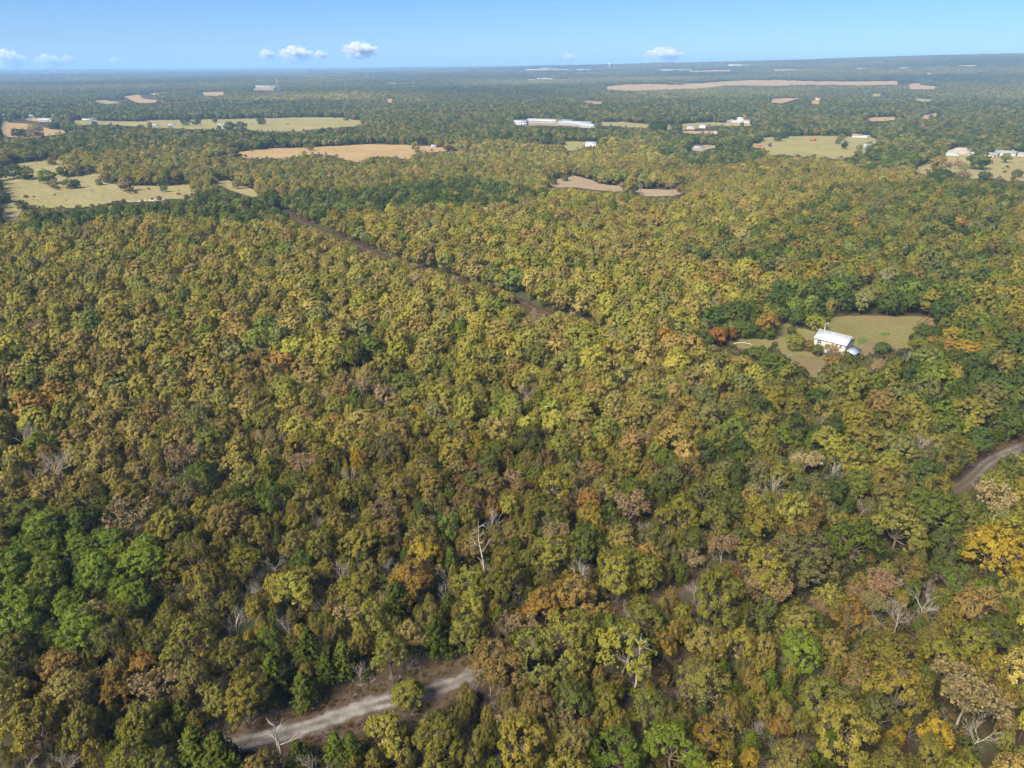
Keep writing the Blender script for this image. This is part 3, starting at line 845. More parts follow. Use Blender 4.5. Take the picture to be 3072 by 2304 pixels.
# single trees that stand out in the photograph (first two: display pixels of the whole picture)
for x, y, w, what in [
    (1045, 1180, 60, 'snag'), (1375, 1425, 60, 'snag'), (1065, 1110, 60, 'bare'), (1365, 1075, 75, 'half'),
    (115, 985, 85, 'bare'), (75, 1000, 60, 'bare'), (300, 970, 40, 'bare'), (385, 970, 70, 'half'), (520, 935, 50, 'bare'), (575, 930, 55, 'bare'), (755, 1015, 55, 'bare'),
    (680, 1125, 40, 'bare'), (752, 1108, 42, 'bare'), (840, 1215, 50, 'bare'), (275, 1095, 80, 'half'), (330, 1115, 45, 'bare'), (620, 1335, 60, 'bare'), (540, 1268, 55, 'bare'),
    (590, 1205, 55, 'bare'), (420, 1345, 45, 'bare'), (320, 1465, 75, 'half'), (1185, 1370, 55, 'bare'), (1155, 1390, 45, 'bare'), (1245, 1375, 50, 'bare'), (1295, 1345, 50, 'bare'), (1355, 1305, 48, 'bare'),
    (1060, 1435, 90, 'half'), (1665, 1255, 90, 'half'), (1750, 1215, 55, 'bare'), (1905, 1245, 70, 'half'), (1945, 1305, 75, 'bare'), (1500, 1200, 45, 'half'), (680, 1380, 40, 'bare'), (745, 1385, 40, 'bare'), (612, 1435, 55, 'bare'), (775, 1440, 45, 'bare'),
    (2100, 1475, 120, 'half'), (2125, 1565, 75, 'bare'), (1995, 945, 50, 'bare'), (2155, 1060, 65, 'half'), (1870, 1080, 50, 'bare'), (1745, 985, 55, 'half'), (1805, 1000, 55, 'bare'), (1640, 1060, 45, 'half'), (1675, 1035, 60, 'bare'),
    (400, 1610, 75, 'bare'), (130, 1640, 70, 'bare'), (780, 825, 60, 'half'), (1250, 1000, 40, 'bare'), (855, 1010, 40, 'bare'), (1390, 935, 40, 'half'), (1690, 1230, 35, 'bare'), (925, 1110, 40, 'bare'), (1335, 500, 22, 'bare'), (1540, 640, 35, 'bare'), (1710, 1410, 40, 'half'),
    (1165, 870, 40, 'cedar'), (1140, 890, 30, 'cedar'), (770, 868, 42, 'cedar'), (975, 1215, 42, 'cedar'), (1115, 1190, 48, 'cedar'), (180, 1300, 45, 'cedar'), (968, 1305, 36, 'cedar'), (590, 1455, 60, 'cedar'), (655, 1490, 55, 'cedar'), (705, 1445, 50, 'cedar'), (742, 1425, 60, 'cedar'), (855, 1300, 65, 'cedar'), (665, 1400, 60, 'cedar'), (940, 1375, 60, 'cedar'),
    (395, 1550, 50, 'cedar'), (480, 1645, 70, 'cedar'), (725, 1620, 50, 'cedar'), (760, 1620, 50, 'cedar'), (1560, 1455, 40, 'cedar'), (1700, 1500, 40, 'cedar'), (645, 1640, 55, 'cedar'), (1080, 1340, 45, 'cedar'), (130, 1200, 40, 'cedar'), (1620, 1610, 45, 'cedar'), (1660, 1480, 45, 'cedar'), (1585, 1500, 40, 'cedar'), (540, 930, 30, 'cedar'), (1790, 1620, 60, 'cedar'),
    (1730, 1400, 95, 'bright green'), (85, 950, 60, 'bright green'), (575, 1060, 95, 'bright green'), (1190, 1110, 85, 'mid-green'), (1440, 985, 50, 'bright green'), (1070, 970, 60, 'bright green'), (1155, 1025, 50, 'bright green'), (1100, 870, 55, 'yellow-green'), (975, 790, 40, 'mid-green'),
    (720, 908, 42, 'orange-brown'), (988, 1040, 40, 'orange-brown'), (1060, 1050, 75, 'tan-brown'), (1112, 1035, 55, 'pinkish tan'), (1015, 1005, 40, 'rust-red'), (205, 1315, 60, 'pinkish tan'), (530, 1500, 90, 'yellow-olive'), (310, 1430, 70, 'orange-brown'), (125, 1430, 70, 'tan-brown'), (1245, 1275, 110, 'orange-brown'), (1180, 1300, 80, 'orange-brown'), (1125, 1330, 45, 'orange-brown'),
    (1350, 1390, 130, 'yellow-olive'), (1685, 1565, 45, 'orange-brown'), (1530, 1590, 75, 'orange-brown'), (830, 850, 60, 'pinkish tan'), (895, 885, 50, 'golden yellow'), (1035, 945, 60, 'golden yellow'), (1552, 722, 40, 'rust-red'), (1582, 718, 26, 'rust-red'), (2150, 1180, 100, 'golden yellow'), (1660, 690, 50, 'orange-brown'), (960, 740, 26, 'rust-red'), (1400, 1190, 60, 'orange-brown'), (870, 665, 22, 'orange-brown'),
    (880, 1490, 62, 'yellow-green'), (150, 1490, 90, 'tan-brown'), (70, 1560, 100, 'yellow-olive'), (1130, 1590, 110, 'yellow-olive'), (1830, 1570, 120, 'yellow-olive'), (1940, 1480, 110, 'yellow-olive'), (640, 1260, 100, 'yellow-olive'), (890, 1250, 90, 'orange-brown'), (770, 1270, 90, 'yellow-olive'), (1455, 1600, 120, 'bright green'), (1340, 1620, 100, 'bright green'),
    (480, 920, 55, 'tan-brown'), (660, 815, 60, 'tan-brown'), (560, 770, 55, 'tan-brown'), (520, 690, 45, 'tan-brown'), (1280, 1010, 60, 'tan-brown'), (1160, 680, 40, 'half'), (975, 600, 38, 'bare'),
]:
    place(*D(x, y), w * DD, what)
for x, y, w, what in [(1500, 1985, 150, 'tan-brown'), (1590, 1945, 170, 'olive'), (1700, 1905, 180, 'yellow-olive'), (1830, 1880, 120, 'mid-green'), (1930, 1845, 140, 'olive'), (2160, 1770, 170, 'olive'), (2290, 1700, 160, 'yellow-olive'), (2420, 1660, 170, 'grey-green'), (2560, 1605, 160, 'mid-green'), (2700, 1560, 150, 'olive'), (2800, 1520, 130, 'mid-green')]:
    place(x, y, w, what)
for x, y, w, what in [(590, 2262, 110, 'cedar'), (660, 2280, 110, 'cedar'), (470, 2300, 130, 'mid-green'), (400, 2270, 130, 'olive')]:
    place(x, y, w, what)
# the forked white snag that stands in front of the road
place(840, 2225, 90, 'snag', top=11.0)
place(*crop(CR3, [(1500, 375)])[0], 95, 'yellow-green', top=5.5)

# yard trees of the house: crop pixels, width
for x, y, w, what in [
    (465, 330, 90, 'mid-green'), (660, 395, 115, 'yellow-green'), (625, 315, 60, 'dark green'), (803, 450, 75, 'mid-green'), (742, 420, 70, 'tan-brown'), (905, 425, 90, 'half'), (920, 525, 105, 'tan-brown'),
    (995, 485, 60, 'grey-green'), (1040, 565, 135, 'mid-green'), (1150, 545, 105, 'bare'), (1222, 565, 105, 'pinkish tan'), (1242, 442, 92, 'dark green'), (800, 262, 105, 'yellow-green'), (855, 225, 62, 'yellow-green'), (885, 205, 52, 'bright green'),
    (1490, 430, 112, 'yellow-green'), (1425, 480, 110, 'bare'), (1590, 385, 75, 'orange-brown'), (1750, 355, 125, 'golden yellow'), (1662, 320, 75, 'dark green'), (1830, 455, 150, 'golden yellow'), (1990, 440, 140, 'yellow-olive'), (1868, 385, 60, 'mid-green'), (1600, 475, 90, 'grey-green'), (1735, 510, 130, 'dark green'), (1885, 265, 140, 'bright green'), (2010, 285, 120, 'bright green'), (2088, 385, 135, 'mid-green'), (1330, 575, 125, 'olive'), (1540, 275, 90, 'pinkish tan'), (1535, 335, 120, 'dark green'), (1690, 420, 110, 'orange-brown'),
    (110, 360, 125, 'rust-red'), (210, 345, 75, 'rust-red'), (35, 385, 125, 'dark green'), (305, 310, 120, 'mid-green'), (510, 412, 36, 'dark green'), (428, 442, 42, 'dark green'), (145, 190, 70, 'cedar'), (640, 240, 60, 'mid-green'), (535, 235, 42, 'bare'), (365, 260, 60, 'cedar'),
    (690, 610, 100, 'dark green'), (520, 560, 200, 'mid-green'), (380, 500, 190, 'mid-green'), (150, 540, 190, 'olive'), (1130, 620, 105, 'bare'), (960, 600, 110, 'grey-green')]:
    place(*crop(C8, [(x, y)])[0], w * C8[2], what, note='yard')
# single trees out in the fields
for c, lst in ((C4, [(100, 530, 115, 'dark green'), (210, 542, 105, 'dark green'), (385, 572, 115, 'mid-green'), (430, 445, 62, 'olive'), (435, 640, 52, 'tan-brown'), (575, 635, 80, 'mid-green'), (625, 635, 60, 'dark green'), (178, 812, 72, 'dark green'), (25, 745, 85, 'dark green'), (1070, 695, 42, 'olive'), (1125, 705, 28, 'mid-green'), (1360, 677, 52, 'mid-green'), (135, 212, 70, 'dark green'), (190, 212, 60, 'dark green'), (290, 195, 100, 'pinkish tan'), (2168, 118, 62, 'dark green'), (1540, 122, 62, 'dark green'), (1625, 120, 62, 'dark green'), (1900, 157, 80, 'dark green'), (2000, 160, 80, 'dark green'), (820, 620, 50, 'grey-green'), (1040, 640, 110, 'pinkish tan'), (510, 530, 80, 'mid-green')]),
               (C6, [(720, 612, 60, 'mid-green'), (815, 582, 62, 'mid-green'), (850, 738, 66, 'dark green'), (930, 732, 72, 'dark green'), (990, 738, 60, 'mid-green'), (1270, 727, 55, 'mid-green'), (1285, 640, 60, 'half'), (1185, 757, 60, 'dark green'), (1740, 172, 92, 'dark green'), (1585, 165, 130, 'dark green')]),
               (C7, [(400, 517, 60, 'dark green'), (455, 502, 50, 'dark green'), (340, 577, 26, 'dark green'), (865, 517, 52, 'yellow-olive'), (745, 697, 50, 'mid-green'), (805, 705, 40, 'mid-green'), (920, 692, 60, 'dark green'), (1120, 502, 46, 'mid-green'), (1590, 707, 110, 'tan-brown'), (1690, 702, 110, 'half'), (1900, 682, 130, 'mid-green'), (1600, 802, 120, 'dark green'), (1920, 797, 60, 'dark green'), (1780, 782, 80, 'half'), (1840, 592, 60, 'mid-green'), (1915, 604, 46, 'dark green'), (1985, 604, 42, 'dark green'), (1330, 767, 90, 'pinkish tan')])):
    for x, y, w, what in lst: place(*crop(c, [(x, y)])[0], w * c[2], what, note='field')

# closed woodland: large crowns first, smaller ones into the gaps
SHOWN = []
for t in TREES:
    if t['note'] == 'yard' or t['kind'] in ('bare', 'half', 'snag', 'cedar') or t['colour'] in ('rust-red', 'golden yellow', 'orange-brown', 'bright green', 'pinkish tan'):
        zc = float(terrain(t['x'], t['y'])) + t['top'] * CANON[t['kind']][2] / CANON[t['kind']][1]
        a_, b_ = project(t['x'], t['y'], zc); q_ = t['r'] * FPX / math.sqrt(t['x'] ** 2 + t['y'] ** 2 + 110 ** 2) * 3 * (.75 if t['note'] else .42)
        SHOWN.append((math.hypot(t['x'], t['y']), [(a_ * 3 + q_ * c, b_ * 3 + q_ * s_) for c, s_ in ((-1, 0), (-.5, -.8), (.5, -.8), (1, 0), (.5, .8), (-.5, .8))]))
class Grid:
    def __init__(s, cell): s.c, s.d = cell, {}
    def ok(s, x, y, r, f):
        i, j = int(x // s.c), int(y // s.c)
        for a in (i - 1, i, i + 1):
            for b in (j - 1, j, j + 1):
                for (px, py, pr) in s.d.get((a, b), ()):
                    q = (pr + r) * f
                    if (px - x) ** 2 + (py - y) ** 2 < q * q: return False
        return True
    def put(s, x, y, r): s.d.setdefault((int(x // s.c), int(y // s.c)), []).append((x, y, r))
GRID = Grid(16.0)
HX, HY = 0, 0
for t in TREES: GRID.put(t['x'], t['y'], t['r'])
HOUSE_C = (ground_at(2437.8, 1054)[:2] + ground_at(2570.7, 1066)[:2]) / 2
GRID.put(HOUSE_C[0], HOUSE_C[1], 9.0)
YMAX = 760.0
def darts(n, rlo, rhi, f):
    y = np.sqrt(RNG.random(n) * (YMAX ** 2 - 62 ** 2) + 62 ** 2)
    x = (RNG.random(n) * 2 - 1) * (0.80 * y + 24)
    r = rlo + (rhi - rlo) * RNG.random(n)
    top = 8.8 + r * .85 + RNG.normal(0, 1.2, n)
    nr_ = np.hypot(x, y) < 270
    r = np.where(nr_, r * .84, r); top = np.where(nr_, top * .88, top)
    top = np.where(r < 3.4, 5.2 + r * 1.2 + RNG.normal(0, .8, n), top)
    sx, sy = project(x, y, 8.0)
    keep = (sx > -130) & (sx < W + 130) & (sy < H + 150)
    dT = dist_polyline(TRACK[::4], x, y)
    tr_ = np.array(TRACK)
    side = np.hypot(x, y) < np.interp(x, np.sort(tr_[:, 0]), np.hypot(tr_[:, 0], tr_[:, 1])[np.argsort(tr_[:, 0])])
    young = side & (dT < 30) & (x > tr_[:, 0].min() - 5) & (x < tr_[:, 0].max() + 5)
    top = np.where(young, np.minimum(top, 4.9 + .25 * dT), top)
    r = np.where(young, np.minimum(r, .52 * top), r)
    keep &= ~blocked(x, y, r, top)
    rr_ = np.hypot(x, y)
    for dist_, poly_ in SHOWN: keep &= ~(blocked(x, y, r * .6, top * .9, [poly_]) & (rr_ < dist_))
    keep &= dist_polyline(ROAD[::4], x, y) > 2.9
    keep &= dist_polyline(TRACK[::4], x, y) > 2.8 + .56 * r
    for i in np.nonzero(keep)[0]:
        if GRID.ok(x[i], y[i], r[i], f):
            GRID.put(x[i], y[i], r[i])
            TREES.append(dict(x=float(x[i]), y=float(y[i]), kind=None, colour=None, r=float(r[i]), top=float(top[i]), forced=False, note=None))
darts(5000, 5.3, 6.9, .86)
darts(26000, 4.3, 5.3, .83)
darts(34000, 3.3, 4.3, .80)
darts(24000, 2.2, 3.3, .77)
YMAX_, YMAX = YMAX, 340.0
darts(16000, 1.5, 2.3, .70)
YMAX = YMAX_
tx = np.array([t['x'] for t in TREES]); ty = np.array([t['y'] for t in TREES])
zn = zones_of(tx, ty)
wob = value_noise(tx, ty, 45, 3); wob2 = value_noise(tx, ty, 130, 4)
for i, t in enumerate(TREES):
    if t['kind'] is None:
        mix = MIX[zn[i]]
        u = np.clip(.45 * RNG.random() + .55 * (.5 * wob[i] + .5 * wob2[i]), 0, .999) if RNG.random() < .5 else RNG.random()
        what = pick(mix, float(u))
        if what in ('bare', 'cedar', 'pine', 'half'):
            t['kind'] = what
            t['colour'] = {'cedar': 'dark green', 'pine': 'bright green'}.get(what, 'pinkish tan')
            if what in ('bare', 'half'): t['top'] += 1.6; t['r'] = max(t['r'], 3.2)
            if what == 'cedar': t['r'] = min(t['r'], 3.0); t['top'] = t['r'] * 3.3 + 1
        else:
            t['kind'] = 'thin_oak' if (zn[i] in ('near', 'left') and RNG.random() < .16) else 'oak'; t['colour'] = what
    base = np.array(PAL[t['colour']])
    if t['kind'] == 'cedar': base = np.array((.088, .108, .020))
    if t['kind'] == 'pine': base = np.array((.104, .134, .022))
    j = 1 + RNG.normal(0, .13)
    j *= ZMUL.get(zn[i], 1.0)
    t['tint'] = np.clip(base * j * (1 + RNG.normal(0, .045, 3)), .008, .4)
    cR, cT, _ = CANON[t['kind']]
    t['s'] = (t['r'] / cR, t['top'] / cT)
    t['rot'] = float(RNG.random() * 6.283)
    t['z'] = float(terrain(t['x'], t['y']))

# which trees show largest: paint crowns far to near into a small id buffer
def visible_area():
    BW, BH = 512, 384
    buf = np.full((BH, BW), -1, np.int32)
    px, py = project(tx, ty, np.array([t['z'] + t['top'] * CANON[t['kind']][2] / CANON[t['kind']][1] for t in TREES]))
    dist = np.sqrt(tx ** 2 + ty ** 2 + 110 ** 2)
    for i in np.argsort(-dist):
        t = TREES[i]
        k = .6 if t['kind'] in ('bare', 'snag') else 1
        rw = max(.6, t['r'] * k * FPX / dist[i] / 2); rh = max(.6, (t['top'] * .36) * FPX / dist[i] / 2 * (1.05 if t['kind'] != 'cedar' else 1.4))
        cx, cy = px[i] / 2, py[i] / 2
        x0, x1, y0, y1 = int(max(0, cx - rw)), int(min(BW, cx + rw + 1)), int(max(0, cy - rh)), int(min(BH, cy + rh + 1))
        if x0 >= x1 or y0 >= y1: continue
        yy, xx = np.mgrid[y0:y1, x0:x1]
        m = ((xx + .5 - cx) / rw) ** 2 + ((yy + .5 - cy) / rh) ** 2 < 1
        buf[y0:y1, x0:x1][m] = i
    return np.bincount(buf[buf >= 0], minlength=len(TREES)), px, py
AREA, PXS, PYS = visible_area()
FAM = {'oak': 'broadleaf_tree', 'round': 'broadleaf_tree', 'thin_oak': 'broadleaf_tree', 'pine': 'pine_tree', 'cedar': 'evergreen_tree', 'bare': 'bare_tree', 'half': 'bare_tree', 'snag': 'bare_tree'}
LIMIT = {'broadleaf_tree': 296, 'pine_tree': 45, 'evergreen_tree': 90, 'bare_tree': 120}
single = set()
for fam, lim in LIMIT.items():
    c = [i for i, t in enumerate(TREES) if FAM[t['kind']] == fam and AREA[i] >= 6 and 0 < PXS[i] < W and PYS[i] < H + 8]
    c.sort(key=lambda i: -(AREA[i] + (120 if TREES[i]['forced'] else 0) + (4000 if TREES[i]['note'] else 0)))
    single |= set(c[:lim])

LANDMARKS = [('the two-storey house', 833, 342), ('the forked snag by the road', 280, 745), ('the gravel road', 320, 718), ('the gravel road', 440, 690), ('the road bend', 985, 455), ('the tall pale snag', 484, 546), ('the leaning snag', 636, 660), ('the pine clump', 75, 570), ('the dirt track', 540, 307)]
GROUPS = {'broadleaf_tree': 'broadleaf trees of the oak woods', 'pine_tree': 'pines of the green clump', 'evergreen_tree': 'small cedars among the oaks', 'bare_tree': 'bare and dead trees in the woods'}
KINDWORD = {'oak': 'broadleaf tree', 'round': 'bushy broadleaf tree', 'thin_oak': 'thin-leaved broadleaf tree', 'pine': 'pine', 'cedar': 'cedar', 'bare': 'leafless grey tree', 'half': 'half-bare tree with last tan leaves', 'snag': 'dead snag'}
HCOL = ['by the left edge', 'well left', 'left of centre', 'at centre', 'right of centre', 'well right', 'by the right edge']
def row_word(y):
    return 'bottom edge' if y > 725 else 'low down' if y > 650 else 'lower third' if y > 560 else 'below the middle' if y > 470 else 'middle height' if y > 370 else 'above the middle' if y > 270 else 'high up'
def head_of(t):
    size = 'small' if t['r'] < 3.4 else 'large' if t['r'] > 5.6 else 'mid-sized'
    if t['kind'] in ('bare', 'half', 'snag'): return ('tall ' if t['top'] > 12.5 else 'low ' if t['top'] < 8.5 else '') + KINDWORD[t['kind']]
    if t['kind'] == 'cedar': return size + ' pointed green cedar'
    if t['kind'] == 'pine': return size + ' bright green pine'
    return size + ' ' + t['colour'] + ' ' + KINDWORD[t['kind']]
SHORT = {'oak': 'tree', 'round': 'bushy tree', 'thin_oak': 'thin tree', 'pine': 'pine', 'cedar': 'cedar', 'bare': 'bare tree', 'half': 'half-bare tree', 'snag': 'snag'}
def short_of(t): return SHORT[t['kind']] if t['kind'] in ('bare', 'half', 'snag', 'cedar', 'pine') else t['colour'] + ' ' + SHORT[t['kind']]
def make_labels():
    S = sorted(single, key=lambda i: PXS[i])
    sx = np.array([PXS[i] for i in S]); sy = np.array([PYS[i] for i in S])
    lab = {}
    for k, i in enumerate(S):
        t = TREES[i]; head = head_of(t)
        if t['note'] == 'yard': place_ = 'near the house'
        elif t['note'] == 'field': place_ = 'in open grass'
        else:
            l = min(LANDMARKS, key=lambda l: math.hypot(l[1] - PXS[i], l[2] - PYS[i])); dx, dy = PXS[i] - l[1], PYS[i] - l[2]
            if math.hypot(dx, dy) < 55: place_ = (('behind ' if dy < 0 else 'in front of ') if abs(dy) > abs(dx) else ('left of ' if dx < 0 else 'right of ')) + l[0]
            else: place_ = row_word(PYS[i]) + ' ' + HCOL[int(min(6, PXS[i] / W * 7))]
        d = np.hypot(sx - sx[k], sy - sy[k]); d[k] = 1e9
        o = [q for q in np.argsort(d)[:8] if short_of(TREES[S[q]]) != short_of(t)]
        near = ''
        if o:
            q = o[0]; dx, dy = sx[k] - sx[q], sy[k] - sy[q]
            near = (('just above ' if dy < 0 else 'just below ') if abs(dy) > abs(dx) else ('just left of ' if dx < 0 else 'just right of ')) + ('an ' if short_of(TREES[S[q]])[0] in 'aeiou' else 'a ') + short_of(TREES[S[q]])
        lab[i] = [head, place_, near]
    seen = {}
    for i in S: seen.setdefault((lab[i][0], lab[i][1]), []).append(i)
    out = {}
    for key, ids in seen.items():
        if len(ids) == 1: out[ids[0]] = key[0] + ', ' + key[1]
        else:
            sub = {}
            for i in ids: sub.setdefault(lab[i][2], []).append(i)
            for nr, jj in sub.items():
                if len(jj) == 1: out[jj[0]] = key[0] + ', ' + key[1] + ', ' + nr
                else:
                    words_ = ['leftmost', 'second', 'third', 'fourth', 'fifth', 'sixth', 'seventh', 'eighth', 'ninth', 'tenth', 'eleventh', 'twelfth']
                    for q, i in enumerate(jj): out[i] = words_[min(q, 11)] + ' from left, ' + key[0] + ', ' + key[1] + ', ' + nr
    for i in out:
        for cut in (' with last tan leaves', 'just ', 'mid-sized ', 'thin-leaved ', 'broadleaf ', ' from left', 'leafless ', 'pointed '):
            if len(out[i].split()) > 16: out[i] = out[i].replace(cut, '')
    return out
TLAB = make_labels()

def build_single(i, t):
    fam = FAM[t['kind']]
    lib = NEAR[t['kind']]
    wood, leaf = lib[int(RNG.integers(0, len(lib)))]
    root = thing(fam, TLAB[i], fam.replace('_', ' '), (t['x'], t['y'], t['z']), t['rot'], GROUPS[fam] if not t['note'] else ('yard trees of the house' if t['note'] == 'yard' else 'single trees in the fields'))
    sx, sz = t['s']
    root.scale = (sx * (1 + RNG.normal(0, .07)), sx * (1 + RNG.normal(0, .07)), sz)
    tr = obj('trunk', wood, root)
    if leaf is not None:
        cr = obj('crown', leaf, root)
        cr['tint'] = [float(v) for v in t['tint']]
for i in sorted(single, key=lambda i: -AREA[i]): build_single(i, TREES[i])

# everything else of the woods, out to 2.6 km, is one mass
P, VAR, ROT, SCL, TNT = [], [], [], [], []
def stuff_tree(x, y, z, kind, lod, s, rot, tint):
    ids = PIDX[kind + str(lod)]
    P.append((x, y, z)); VAR.append(ids[int(RNG.integers(0, len(ids)))]); ROT.append(rot); SCL.append((s[0], s[0], s[1])); TNT.append(tint)
for i, t in enumerate(TREES):
    if i in single: continue
    d = math.hypot(t['x'], t['y'])
    stuff_tree(t['x'], t['y'], t['z'], t['kind'], 0 if d < 270 else 1, t['s'], t['rot'], t['tint'])
def far_trees(y0, y1, step):
    ys = []; xs = []
    y = y0
    while y < y1:
        hw = .82 * y + 60
        xx = np.arange(-hw, hw, step)
        xs.append(xx + RNG.normal(0, step * .33, len(xx))); ys.append(y + RNG.normal(0, step * .33, len(xx)))
        y += step
    x, y = np.concatenate(xs), np.concatenate(ys)
    r = 4.2 + 3.0 * RNG.random(len(x)) ** 1.2; top = 8.5 + r * .75 + RNG.normal(0, 1.5, len(x))
    k = ~(blocked(x, y, r * .5, top * .92, FIELDS) & (RNG.random(len(x)) > .004)) & (RNG.random(len(x)) > .03)
    # trees thin out in places
    k &= (value_noise(x, y, 160, 9) + .25 * RNG.random(len(x))) > .12
    x, y, r, top = x[k], y[k], r[k], top[k]
    z = terrain(x, y); zz = zones_of(x, y); nz = value_noise(x, y, 120, 5); nb = value_noise(x, y, 60, 6)
    for i in range(len(x)):
        what = pick(MIX[zz[i]], float(np.clip(.5 * RNG.random() + .5 * nz[i], 0, .999)) if RNG.random() < .5 else float(RNG.random()))
        kind = what if what in ('bare', 'cedar', 'pine', 'half') else 'oak'
        c = PAL.get(what, PAL['dark green'] if kind != 'bare' else PAL['pinkish tan'])
        cR, cT, _ = CANON[kind]
        rr = min(r[i], 3.2) if kind == 'cedar' else r[i]
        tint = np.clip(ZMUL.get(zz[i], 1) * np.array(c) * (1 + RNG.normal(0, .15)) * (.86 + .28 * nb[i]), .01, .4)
        stuff_tree(x[i], y[i], z[i], kind, 1 if y[i] < 1000 else 2, (rr / cR, top[i] / cT), RNG.random() * 6.28, tint)
far_trees(YMAX, 1400, 9.6)
far_trees(1400, 2600, 11.2)
scatter('woodland', PROTO, P, VAR, ROT, SCL, TNT, 'dense olive, tan and green autumn woodland covering the plain', 'woodland')

def far_patches():
    P, VAR, ROT, SCL, TNT = [], [], [], [], []
    for y0, y1, size in ((2600, 6000, 50.0), (6000, 9500, 90.0), (9500, 23500, 230.0)):
        sc = size / 50.0
        y = y0 + size / 2
        while y < y1:
            hw = .80 * y + 100
            x = np.arange(-hw, hw, size) + RNG.normal(0, size * .2)
            yy = np.full(len(x), y) + RNG.normal(0, size * .1, len(x))
            keep = np.hypot(x, yy) < 23700
            hit = np.zeros(len(x), bool)
            for dx in (-.42, 0, .42):
                for dy in (-.42, .42):
                    for zt in (0, 10):
                        sx, sy = project(x + dx * size, yy + dy * size, terrain(x + dx * size, yy + dy * size) + zt)
                        for p in FIELDS: hit |= in_poly(p, sx * 3, sy * 3)
            keep &= ~hit
            x, yy = x[keep], yy[keep]
            n1 = value_noise(x, yy, 700, 11); n2 = value_noise(x, yy, 260, 12)
            for a, b, u, v in zip(x, yy, n1, n2):
                w = .5 * u + .3 * v + .2 * RNG.random()
                c = np.array(PAL['dark green']) * (1 - w) + np.array(PAL['olive' if RNG.random() < .5 else 'tan-olive']) * w
                P.append((a, b, float(terrain(a, b)) - (0.0 if sc < 2 else .5))); VAR.append(int(RNG.integers(0, 8))); ROT.append(int(RNG.integers(0, 4)) * math.pi / 2)
                SCL.append((sc * 1.1, sc * 1.1, 1 + RNG.normal(0, .08))); TNT.append(np.clip(c * .98 * (.8 + .4 * u) * (1 + RNG.normal(0, .08)), .01, .3))
            y += size
    scatter('distant_woodland', PATCH, P, VAR, ROT, SCL, TNT, 'far blue-green woods reaching to the horizon', 'woodland')
far_patches()

# brush and saplings on the woodland floor and along the road
BRUSH = proto_collection('brush_source')
def bush(seed, n=170, R=1.2, ls=.3):
    rng = np.random.default_rng(seed); g = Geo()
    for k in range(6):
        d = sphere_dirs(1, rng, .5)[0]; g.tube([(0, 0, -.1), tuple(d * R * .6), tuple(d * R * 1.15)], [.035, .022, .008], 3, 0)
    d = sphere_dirs(n, rng, -.2)
    leaves(g, np.array([0, 0, R * .6]) + d * R * (.5 + .55 * rng.random((n, 1))), d + np.array([0, 0, .3]), ls, rng.normal(.45, .2, n), rng, 1, .5)
    return g
def tuft(seed, n=60):
    rng = np.random.default_rng(seed); g = Geo()
    for k in range(n):
        a = rng.random() * 6.28; q = .5 * rng.random() ** .5; b = np.array([q * math.cos(a), q * math.sin(a), 0])
        e = b + np.array([rng.normal(0, .22), rng.normal(0, .22), .45 + .4 * rng.random()])
        s = np.array([-math.sin(a), math.cos(a), 0]) * .035
        g.add([b - s, b + s, e + s * .3, e - s * .3], [(0, 1, 2, 3)], 1, [rng.random()])
    return g
def twigs(seed):
    rng = np.random.default_rng(seed); g = Geo()
    for k in range(16):
        d = sphere_dirs(1, rng, .35)[0]; m = d * .9 + rng.normal(0, .1, 3); g.tube([(0, 0, -.1), m, m + d * .8 + rng.normal(0, .25, 3)], [.03, .02, .008], 3, 0)
        for j in range(3): g.tube([m, m + d * .5 + rng.normal(0, .35, 3)], [.014, .005], 3, 0)
    return g
bi = 0
for fn, ks in ((bush, (1, 2, 3)), (tuft, (4, 5, 6)), (twigs, (7, 8))):
    for s in ks:
        BRUSH.objects.link(bpy.data.objects.new('b%02d' % bi, fn(700 + s).mesh('brush_%02d' % bi, [TWIG, LEAF]))); bi += 1
